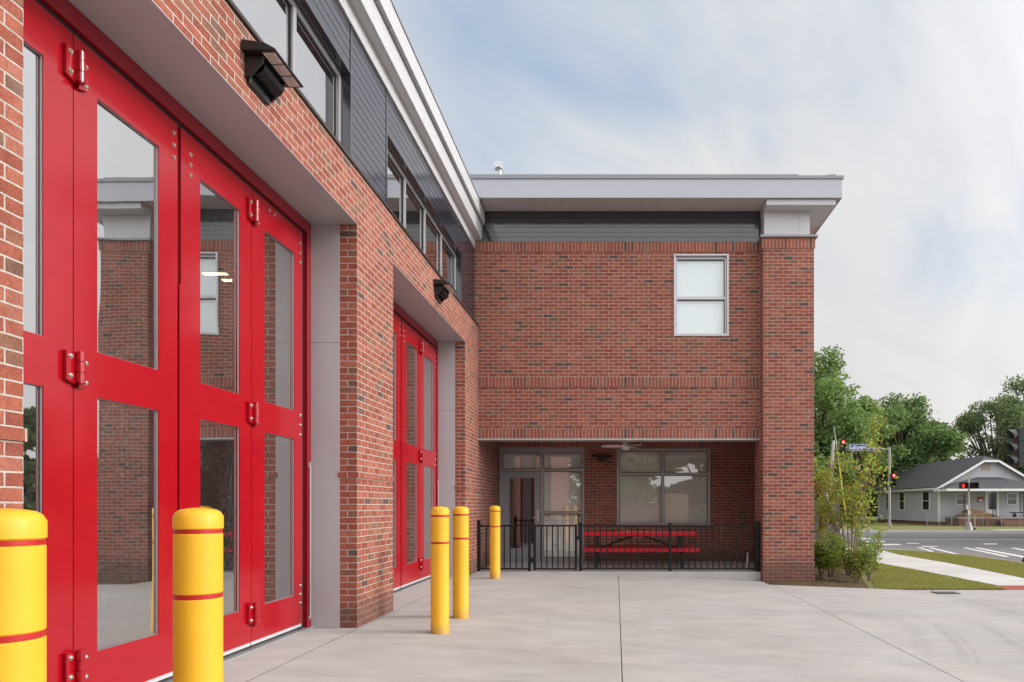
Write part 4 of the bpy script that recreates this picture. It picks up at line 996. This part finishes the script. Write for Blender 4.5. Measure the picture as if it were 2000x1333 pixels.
# ------------------------------------------------------------------ the house across the road
HX0, HX1, HY = 25.83, 33.87, 56.0
HS = thing('house', (HX0, HY, -0.28), 'single storey pale grey clapboard house with dark shingle roof and front porch', 'house')
def lap(mb, p0, p1, z0, z1, out, pitch=0.13, dep=0.03, clip=None):
    """lapped boards between plan points p0,p1; clip(z) narrows the run for a gable"""
    z = z0; ox, oy = out
    while z < z1 - 0.01:
        zt = min(z + pitch, z1); a0, a1 = (p0, p1) if clip is None else clip(z); b0, b1 = (p0, p1) if clip is None else clip(zt)
        mb.quad((a0[0] + ox * dep, a0[1] + oy * dep, z), (a1[0] + ox * dep, a1[1] + oy * dep, z), (b1[0], b1[1], zt), (b0[0], b0[1], zt))
        mb.quad((a0[0], a0[1], z), (a1[0], a1[1], z), (a1[0] + ox * dep, a1[1] + oy * dep, z), (a0[0] + ox * dep, a0[1] + oy * dep, z)); z = zt
HEV = 2.74
a = MB(); lap(a, (HX0, HY), (HX1, HY), 0.0, HEV, (0, -1)); lap(a, (HX0, HY), (HX0, 69), 0.0, HEV, (-1, 0)); lap(a, (HX1, HY), (HX1, 69), 0, HEV, (1, 0))
xc = (HX0 + HX1) / 2; sl_g = (4.9 - HEV) / (29.35 - HX0)
lap(a, None, None, HEV, 4.9, (0, -1), clip=lambda z: ((HX0 + (z - HEV) / sl_g, HY), (HX1 - (z - HEV) / sl_g, HY)))
a.build('wall', M['vinyl'], HS)
a = MB(); a.box(HX0 + 0.05, HX1 - 0.05, HY + 0.05, 69, -0.4, 0.0); a.build('foundation', M['brick'], HS)
RZ = 5.28; OV = 0.28
ez = HEV - 0.02
def roofpts():
    L0, R0 = HX0 - OV, HX1 + OV; yf, yb_ = HY - 0.4, 69.3
    sl_r = (RZ - ez) / (xc - L0); zc = 4.93; xl = L0 + (zc - ez) / sl_r; xr = R0 - (zc - ez) / sl_r
    A, B_, Cc, D, E, F, G_ = (L0, yf, ez), (xl, yf, zc), (xr, yf, zc), (R0, yf, ez), (xc, yf + 1.0, RZ), (xc, yb_, RZ), None
    return A, B_, Cc, D, E, F, (L0, yb_, ez), (R0, yb_, ez)
A, B_, Cc, D, E, F, Lb, Rb = roofpts()
a = MB(); a.add([A, B_, E, F, Lb], [(0, 1, 2, 3, 4)]); a.add([D, Cc, E, F, Rb], [(0, 1, 2, 3, 4)]); a.add([B_, Cc, E], [(0, 1, 2)])
a.add([(HX0 - OV - 0.4, 69.3, ez), (xc - 1, 69.3, 5.0), (xc - 1, 80, 5.0), (HX0 - OV - 0.4, 80, ez), (xc + 4, 69.3, ez), (xc + 4, 80, ez)], [(0, 1, 2, 3), (1, 4, 5, 2), (0, 4, 1)])
ro = a.build('roof', M['shingle'], HS); so_ = ro.modifiers.new('thick', 'SOLIDIFY'); so_.thickness = 0.08
a = MB(); dy_ = -0.02
for p, q in ((A, B_), (B_, Cc), (Cc, D)): a.bar((p[0], p[1] + dy_, p[2] - 0.09), (q[0], q[1] + dy_, q[2] - 0.09), 0.06, 0.17)
a.bar((A[0] - 0.02, A[1], A[2] - 0.08), (Lb[0] - 0.02, Lb[1], Lb[2] - 0.08), 0.05, 0.16)
a.box(HX0 - 0.03, HX0 + 0.10, HY - 0.045, HY + 0.1, 0.0, HEV - 0.1); a.build('bargeboard', M['white'], HS)
a = MB(); a.box(HX0 + 0.3, HX1 - 0.3, HY + 0.6, 69, 0, 2.6); a.build('wall_core', M['darkgrey'], HS)
def house_window(x0, x1, z0, z1, side=False, grille=False):
    a = MB(); pr = 0.06
    rects = [(x0 - 0.07, x0, z0 - 0.07, z1 + 0.07), (x1, x1 + 0.07, z0 - 0.07, z1 + 0.07), (x0, x1, z0 - 0.07, z0), (x0, x1, z1, z1 + 0.07), (x0, x1, (z0 + z1) / 2 - 0.02, (z0 + z1) / 2 + 0.02)]
    for u0, u1, v0, v1 in rects:
        if side: a.box(HX0 - pr, HX0 - 0.0, u0, u1, v0, v1)
        else: a.box(u0, u1, HY - pr, HY, v0, v1)
    f_ = a.build('window', M['white'], HS)
    p = MB()
    if side: p.box(HX0 - 0.04, HX0 - 0.034, x0, x1, z0, z1)
    else: p.box(x0, x1, HY - 0.04, HY - 0.034, z0, z1)
    p.build('pane', M['darkglass'], f_)
house_window(27.25, 27.95, 1.42, 2.24); house_window(31.35, 32.05, 1.42, 2.24)
house_window(57.6, 58.8, 0.95, 2.45, True); house_window(62.6, 63.6, 0.95, 2.45, True); house_window(65.7, 66.7, 0.95, 2.45, True)
a = MB(); a.box(29.55, 30.62, HY - 0.07, HY, 0.44, 2.52); d0 = a.build('front_door', M['white'], HS)
a = MB(); a.box(29.78, 30.40, HY - 0.085, HY - 0.0705, 1.0, 2.32); a.build('pane', M['darkglass'], d0)
a = MB(); a.box(29.26, 29.98, HY - 0.05, HY, 4.12, 4.74); a.build('gable_vent', simple('vent_tan', (0.33, 0.27, 0.22), 0.7), HS)
PYf = 53.7
a = MB(); a.add([(25.4, PYf, 2.60), (34.3, PYf, 2.60), (30.6, HY, 3.58), (28.9, HY, 3.58), (25.7, HY, 2.72), (34.0, HY, 2.72)], [(0, 1, 2, 3), (0, 3, 4), (1, 5, 2)])
po = a.build('porch_roof', M['shingle'], HS); so_ = po.modifiers.new('thick', 'SOLIDIFY'); so_.thickness = 0.07
a = MB(); a.box(25.4, 34.3, PYf - 0.03, PYf + 0.06, 2.42, 2.60); a.box(25.4, 25.5, PYf + 0.06, HY, 2.42, 2.60); a.box(25.5, 34.3, PYf + 0.06, HY - 0.07, 2.50, 2.54); a.build('porch_beam', M['white'], HS)
a = MB(); a.box(26.4, 34.2, PYf + 0.1, HY - 0.0, -0.4, 0.30); a.box(28.3, 28.6, PYf - 0.1, PYf + 0.09, -0.4, 0.36); pbs = a.build('porch_base', M['brick'], HS)
a = MB(); a.box(26.3, 34.3, PYf + 0.05, HY - 0.08, 0.301, 0.40); a.build('porch_deck', M['poleconc'], HS)
a = MB()
for k in range(3): a.box(29.3, 31.1, PYf - 0.95 + k * 0.3, PYf + 0.04, -0.4 + k * 0.19, -0.06 + k * 0.12)
a.build('porch_step', simple('step_brick', (0.20, 0.10, 0.08), 0.8), HS)
for x in (26.95, 29.15, 31.25):
    a = MB()
    for s_ in (-0.14, 0.14): a.box(x + s_ - 0.02, x + s_ + 0.02, PYf + 0.12, PYf + 0.16, 0.40, 2.49)
    for k in range(6): a.bar((x - 0.13, PYf + 0.14, 0.45 + k * 0.33), (x + 0.13, PYf + 0.14, 0.45 + (k + 1) * 0.33), 0.025); a.bar((x + 0.13, PYf + 0.14, 0.45 + k * 0.33), (x - 0.13, PYf + 0.14, 0.45 + (k + 1) * 0.33), 0.025)
    a.build('porch_post', M['fence'], HS)
a = MB(); a.box(28.95, 29.38, HY - 0.075, HY - 0.035, 1.58, 2.02); a.mat(1).box(29.03, 29.30, HY - 0.08, HY - 0.0755, 1.62, 1.80)
tag(a.build('notice_sign', [M['signred'], M['white']]), 'small red notice with a white patch on the wall left of the house door', 'sign')
lum = MB(); random.seed(2)
for k in range(11):
    n_ = 6
    for j in range(n_):
        x0 = 26.55 + k * 0.10 + random.uniform(-0.1, 0.1); x1 = 29.5 - k * 0.13 + random.uniform(-0.3, 0.2); y = PYf + 0.3 + j * 0.2
        lum.box(x0, x1, y, y + 0.18, 0.405 + k * 0.055, 0.45 + k * 0.055)
tag(lum.build('lumber_stack', M['lumber']), 'stack of brown boards piled on the left of the house porch', 'lumber')
bn = thing('porch_bench', (31.2, 54.6, 0.4), 'dark low bench on the right side of the house porch', 'bench')
a = MB(); a.box(30.9, 33.4, 54.4, 54.9, 0.72, 0.80); a.build('seat', M['fence'], bn)
for x in (31.1, 32.2, 33.2): a = MB(); a.box(x, x + 0.08, 54.45, 54.85, 0.401, 0.72); a.build('leg', M['fence'], bn)
cl_ = thing('chain_link_fence', (25, 52.6, -0.28), 'low thin metal fence in front of the white house', 'fence')
a = MB(); a.tube([(23.4, 52.6, 0.72), (36, 52.6, 0.72)], 0.014, 6)
for k in range(60): x = 23.4 + k * 0.21; a.bar((x, 52.6, -0.26), (x + 0.2, 52.6, 0.7), 0.006); a.bar((x + 0.2, 52.6, -0.26), (x, 52.6, 0.7), 0.006)
a.build('mesh_panel', M['poleconc'], cl_)
for x in (23.4, 24.3, 25.25, 26.3, 27.6, 29.0, 30.4, 31.8, 33.2): a = MB(); a.tube([(x, 52.6, -0.28), (x, 52.6, 0.76)], 0.024, 7); a.build('post', M['poleconc'], cl_)

# ------------------------------------------------------------------ signals, poles, signs
def signal_section(mb_body, x, y, z, face=(0, -1), s=0.34, vis=0.24):
    """one housing section with a hooded visor looking along face"""
    fx_, fy_ = face; d = 0.10
    mb_body.mat(0).box(x - s / 2, x + s / 2, y - d if fx_ == 0 else y - s / 2, y + d if fx_ == 0 else y + s / 2, z - s / 2 + 0.005, z + s / 2 - 0.005)
    n = 16; r_ = s * 0.44; vs = []; fs = []
    base = Vector((x, y, z)) + Vector((fx_, fy_, 0)) * (d if fx_ == 0 else s / 2); t_ = Vector((-fy_, fx_, 0))
    for k in range(n + 1):
        an = R(-35) + R(250) * k / n
        o_ = t_ * math.cos(an) * r_ + Vector((0, 0, math.sin(an) * r_)); ln_ = vis * (0.55 + 0.45 * max(0, math.sin(an)))
        for rr in (1.0, 0.95): vs += [base + o_ * rr, base + o_ * rr + Vector((fx_, fy_, 0)) * ln_]
    for k in range(n): q = k * 4; fs += [(q, q + 1, q + 5, q + 4), (q + 2, q + 6, q + 7, q + 3), (q + 1, q + 3, q + 7, q + 5)]
    mb_body.mat(1).add(vs, fs); mb_body.mat(0)
def disc(x, y, z, r_, face, off):
    b = MB(); c = Vector((x, y, z)) + Vector((*face, 0)) * off; b.tube([c, c + Vector((*face, 0)) * 0.02], [r_, r_ * 0.9], 20); return b
def traffic_light(x, y, ztop, label, lit=0, face=(0, -1), s=0.36, n=3):
    t_ = thing('traffic_light', (x, y, ztop - n * s), label, 'traffic light', 'traffic lights at the junction')
    b = MB()
    for k in range(n): signal_section(b, x, y, ztop - s * (k + 0.5), face, s)
    b.build('housing', [M['signal_black'], M['signal_grey'] if lit is None else M['signal_black']], t_, bevel=0.01)
    off = 0.101 if face[0] == 0 else s / 2 + 0.001
    for k in range(n):
        z = ztop - s * (k + 0.5)
        le = disc(x, y, z, s * 0.38, face, off).build('lens', M['lamp_red'] if k == lit else M['lamp_off'], t_)
        if k == lit: disc(x, y, z, s * 0.17, face, off + 0.021).build('bulb', M['lamp_core'], le)
    return t_
MY = 54.0; k_ = MY / 1366; mxp = (1737 - 1203) * k_
mast = thing('signal_mast', (mxp, MY, -0.28), 'grey steel signal pole with a horizontal arm in front of the house', 'pole')
zA = 1.3 + (988 - 879) * k_
a = MB(); a.tube([(mxp, MY, -0.3), (mxp, MY, zA + 0.2)], [0.12, 0.095], 14); a.lathe([(0.26, 0.0), (0.26, 0.06), (0.15, 0.10), (0.13, 0.35)], (mxp, MY, -0.29), 14); a.build('pole', M['poleconc'], mast, smooth=True)
a = MB(); a.tube([(mxp, MY, zA), (mxp - 0.8, MY, zA + 0.12), ((1640 - 1203) * k_, MY, zA + 0.12)], [0.075, 0.06, 0.04], 10); a.build('arm', M['poleconc'], mast, smooth=True)
traffic_light((1645 - 1203) * k_, MY - 0.15, 1.3 + (988 - 860) * k_, 'traffic light showing red at the end of the mast arm beside the blue sign')
traffic_light((1742.5 - 1203) * k_, MY - 0.22, 1.3 + (988 - 925) * k_, 'traffic light showing red on the side of the grey mast pole')
sgn = thing('street_sign', ((1681 - 1203) * k_, MY - 0.25, 1.3 + (988 - 875) * k_), 'blue street name sign with white letters hung on the mast arm', 'sign')
a = MB(); sx0, sx1, sz0, sz1 = (1656 - 1203) * k_, (1706.5 - 1203) * k_, 1.3 + (988 - 881.5) * k_, 1.3 + (988 - 868.5) * k_
a.box(sx0, sx1, MY - 0.27, MY - 0.24, sz0, sz1); a.build('sign_plate', M['sign_blue'], sgn, bevel=0.01)
a = MB()
for (u0, u1, v0, v1) in ((sx0 + 0.02, sx1 - 0.02, sz0 + 0.015, sz0 + 0.035), (sx0 + 0.02, sx1 - 0.02, sz1 - 0.035, sz1 - 0.015), (sx0 + 0.02, sx0 + 0.04, sz0 + 0.035, sz1 - 0.035), (sx1 - 0.04, sx1 - 0.02, sz0 + 0.035, sz1 - 0.035)): a.box(u0, u1, MY - 0.276, MY - 0.2705, v0, v1)
a.build('sign_border', M['white'], sgn)
def text_mesh(name, s_, size, loc, mat, parent, rz=0.0, fit=None):
    cu = bpy.data.curves.new('lettering', 'FONT'); cu.body = s_; cu.size = size; cu.extrude = 0.002; cu.align_x = 'CENTER'; cu.align_y = 'CENTER'; cu.offset = size * 0.012
    ob = bpy.data.objects.new('lettering', cu); C.objects.link(ob); dg = bpy.context.evaluated_depsgraph_get(); me = bpy.data.meshes.new_from_object(ob.evaluated_get(dg)); bpy.data.objects.remove(ob)
    w_ = max(v.co.x for v in me.vertices) - min(v.co.x for v in me.vertices)
    me.transform(Matrix.Rotation(R(90), 4, 'X'))
    if fit: me.transform(Matrix.Diagonal((fit / w_, 1, 1, 1)))
    org = Vector(parent['_o']); me.transform(Matrix.Translation(Vector(loc) - org)); me.materials.clear(); me.materials.append(mat)
    o = bpy.data.objects.new(name, me); C.objects.link(o); o.parent = parent; return o
text_mesh('sign_lettering', 'Lafayette', 0.40, ((sx0 + sx1) / 2 - 0.30, MY - 0.273, (sz0 + sz1) / 2), M['white'], sgn, fit=1.22)
text_mesh('sign_lettering', 'Blvd', 0.28, (sx1 - 0.36, MY - 0.273, (sz0 + sz1) / 2 - 0.03), M['white'], sgn, fit=0.50)
# pedestal signal across the road
PYp = 44.9; kp = PYp / 1366; xp = (1892 - 1203) * kp
ped = thing('pedestrian_signal_pole', (xp, PYp, -0.262), 'pale pedestal pole with pedestrian signals at the far kerb', 'pole')
a = MB(); a.tube([(xp, PYp, 0.2), (xp, PYp, 1.3 + (988 - 931) * kp)], 0.062, 12); a.lathe([(0.075, 0), (0.09, 0.05), (0.0, 0.09)], (xp, PYp, 1.3 + (988 - 931) * kp), 12); a.build('pole', M['polewood'], ped, smooth=True)
a = MB(); a.lathe([(0.26, 0.0), (0.25, 0.04), (0.15, 0.48), (0.08, 0.52)], (xp, PYp, -0.262), 8); a.build('base', M['poleconc'], ped)
a = MB(); a.box(xp - 0.09, xp + 0.09, PYp - 0.10, PYp - 0.063, 0.72, 0.98); a.box(xp - 0.14, xp - 0.063, PYp - 0.08, PYp + 0.08, 1.05, 1.35); a.build('push_button', M['white'], ped)
def ped_head(x, label, lit, fc):
    t_ = thing('pedestrian_signal', (x, PYp, 2.2), label, 'pedestrian signal', 'pedestrian signals on the pedestal pole'); zc = 1.3 + (988 - 949) * kp
    a = MB(); a.box(x - 0.2, x + 0.2, PYp - 0.13, PYp + 0.13, zc - 0.2, zc + 0.2)
    for s_ in (-0.2, 0.18): a.box(x + s_, x + s_ + 0.02, PYp - 0.3, PYp - 0.1305, zc - 0.16, zc + 0.2)
    a.box(x - 0.18, x + 0.18, PYp - 0.3, PYp - 0.1305, zc + 0.18, zc + 0.2); a.build('housing', M['signal_black'], t_)
    if lit:
        b = MB(); hx_ = x - 0.05        # upraised hand symbol
        b.box(hx_ - 0.06, hx_ + 0.06, PYp - 0.14, PYp - 0.132, zc - 0.14, zc + 0.0)
        for k in range(4): b.box(hx_ - 0.058 + k * 0.031, hx_ - 0.036 + k * 0.031, PYp - 0.14, PYp - 0.132, zc + 0.001, zc + 0.12 - abs(k - 1.5) * 0.02)
        b.bar((hx_ + 0.061, PYp - 0.136, zc - 0.07), (hx_ + 0.11, PYp - 0.136, zc + 0.02), 0.008, 0.025); b.build('hand_symbol', M['lamp_red'], t_)
    a = MB(); dr = 1 if x < xp else -1; a.tube([(x + dr * 0.2, PYp, zc + 0.1), (xp, PYp, zc + 0.1)], 0.02, 8); a.tube([(x + dr * 0.2, PYp, zc - 0.1), (xp, PYp, zc - 0.1)], 0.02, 8); a.build('bracket', M['signal_black'], t_)
ped_head(xp - 0.36, 'pedestrian signal with a lit red hand left of the pedestal pole', True, 0); ped_head(xp + 0.30, 'unlit black pedestrian signal right of the pedestal pole', False, 0)
mkp = thing('marker_post', (xp + 0.45, PYp + 0.1, -0.262), 'short thin marker post with dark base beside the pedestal pole', 'post')
a = MB(); a.tube([(xp + 0.45, PYp + 0.1, -0.26), (xp + 0.45, PYp + 0.1, 0.72)], 0.025, 8); a.build('stake', M['polewood'], mkp); a = MB(); a.lathe([(0.11, 0), (0.10, 0.05), (0.03, 0.14)], (xp + 0.45, PYp + 0.1, -0.262), 10); a.build('foot', M['signal_black'], mkp)
# near signal at the right edge
NY = 19.6; nx_ = 11.63
npol = thing('signal_pole', (nx_, NY, -0.28), 'signal pole just past the right photo edge with only its dark base showing', 'pole')
a = MB(); a.tube([(nx_, NY, -0.29), (nx_, NY, 4.2)], 0.055, 12); a.build('pole', M['poleconc'], npol, smooth=True)
a = MB(); a.lathe([(0.23, 0), (0.22, 0.05), (0.10, 0.30), (0.0, 0.32)], (nx_, NY, -0.285), 10); a.build('base', M['signal_black'], npol)
traffic_light(11.32, NY - 0.10, 3.44, 'big black traffic light seen from the side at the right photo edge', None, (-1, 0), 0.355)
# leaning pole with guy wire
LY = 45.3; kl = LY / 1366
up_ = thing('utility_pole', ((1615 - 1203) * kl, LY, -0.28), 'pale slightly leaning wooden pole beside the young trees', 'pole')
a = MB(); a.tube([((1616 - 1203) * kl, LY, -0.3), ((1628 - 1203) * kl, LY, 1.3 + (988 - 861) * kl)], [0.11, 0.10], 12); a.build('pole', M['polewood'], up_, smooth=True)
gw = thing('guy_wire', ((1656 - 1203) * kl, LY, -0.28), 'thin guy wire with a yellow plastic guard slanting to the ground', 'wire')
a = MB(); a.tube([((1656 - 1203) * kl, LY, -0.28), ((1629 - 1203) * kl, LY, 1.3 + (988 - 835) * kl)], 0.012, 6); a.build('wire', M['steel'], gw)
p0 = Vector(((1656 - 1203) * kl, LY, -0.28)); p1 = Vector(((1629 - 1203) * kl, LY, 1.3 + (988 - 835) * kl))
a = MB(); a.tube([p0.lerp(p1, 0.03), p0.lerp(p1, 0.60)], 0.045, 8); a.build('guard', M['guard'], gw)
ws = thing('road_sign', ((1616 - 1203) * kl - 0.1, LY - 0.3, -0.28), 'small white rectangular road sign on a thin post left of the pale pole', 'sign')
wx = ws.location.x; a = MB(); a.tube([(wx, LY - 0.28, -0.28), (wx, LY - 0.28, 2.2)], 0.025, 6); a.build('post', M['steel'], ws)
a = MB(); a.box(wx - 0.2, wx + 0.14, LY - 0.33, LY - 0.305, 1.62, 2.2); wp = a.build('sign_plate', M['white'], ws)
a = MB()
for k in range(3): a.box(wx - 0.14, wx + 0.08, LY - 0.336, LY - 0.3305, 1.76 + k * 0.13, 1.80 + k * 0.13)
a.build('sign_mark', M['signal_black'], wp)
scr = MB(); 
for k in range(22): scr.box(4.2 + k * 0.29, 4.2 + k * 0.29 + 0.283, 33.0, 33.04, -0.3, 1.55)
scr.box(4.2, 10.6, 33.041, 33.12, 1.2, 1.3); scr.box(4.2, 10.6, 33.041, 33.12, 0.1, 0.2)
scl = scr.build('board_fence', M['darkgrey']); tag(scl, 'tall dark grey board fence just right of the brick pillar', 'fence')

# ------------------------------------------------------------------ what the windows mirror : yard behind the camera
bw = MB(); bw.box(-9, 2.55, -7.0, -6.7, -0.2, 1.45); tag(bw.build('brick_enclosure', M['brick']), 'low brick yard wall reflected in the porch window', 'wall')
wg = thing('wooden_gate', (3.4, -6.85, -0.28), 'pale wooden board gate reflected in the right half of the porch window', 'gate')
a = MB()
for k in range(9): a.box(2.75 + k * 0.15, 2.75 + k * 0.15 + 0.144, -6.85, -6.82, -0.2, 1.98)
a.build('board_panel', M['pine_wood'], wg)
hg = []
for k in range(34): hg.append(((-14 + k * 1.15, -14 + random.uniform(-0.4, 0.4), random.choice((0.6, 1.7, 2.6))), random.uniform(0.9, 1.3)))
hd_g = np_mesh('hedge', leaf_quads(crown_points(hg, 9000, 0.6), 0.22), 4, M['leaf_b']); tag(hd_g, 'tall dark green hedge mirrored behind the wooden gate in the porch window', 'hedge')
random.seed(9)
for (x, y, h, rad, lb) in ((7.5, -20, 9.5, 5.0, 'reflected leafy tree mirrored above the wooden gate in the porch window'), (0.0, -30, 8.5, 6.0, 'reflected tree behind the low yard wall'), (16, -24, 9, 5.5, 'reflected tree to the right of the wooden gate'),
                           (24.5, 31, 6.5, 4.2, 'reflected dark tree mirrored low in the leftmost pane of the first red door'), (28.5, 38, 7.5, 4.6, 'reflected tree farther off in the leftmost pane of the first red door')):
    make_tree('broadleaf_tree', x, y, h, rad, 0.8, 'leaf_b', lb, 4500, 0.42, 24, group='trees mirrored in the windows')

for o in bpy.data.objects:
    if '_o' in o: del o['_o']
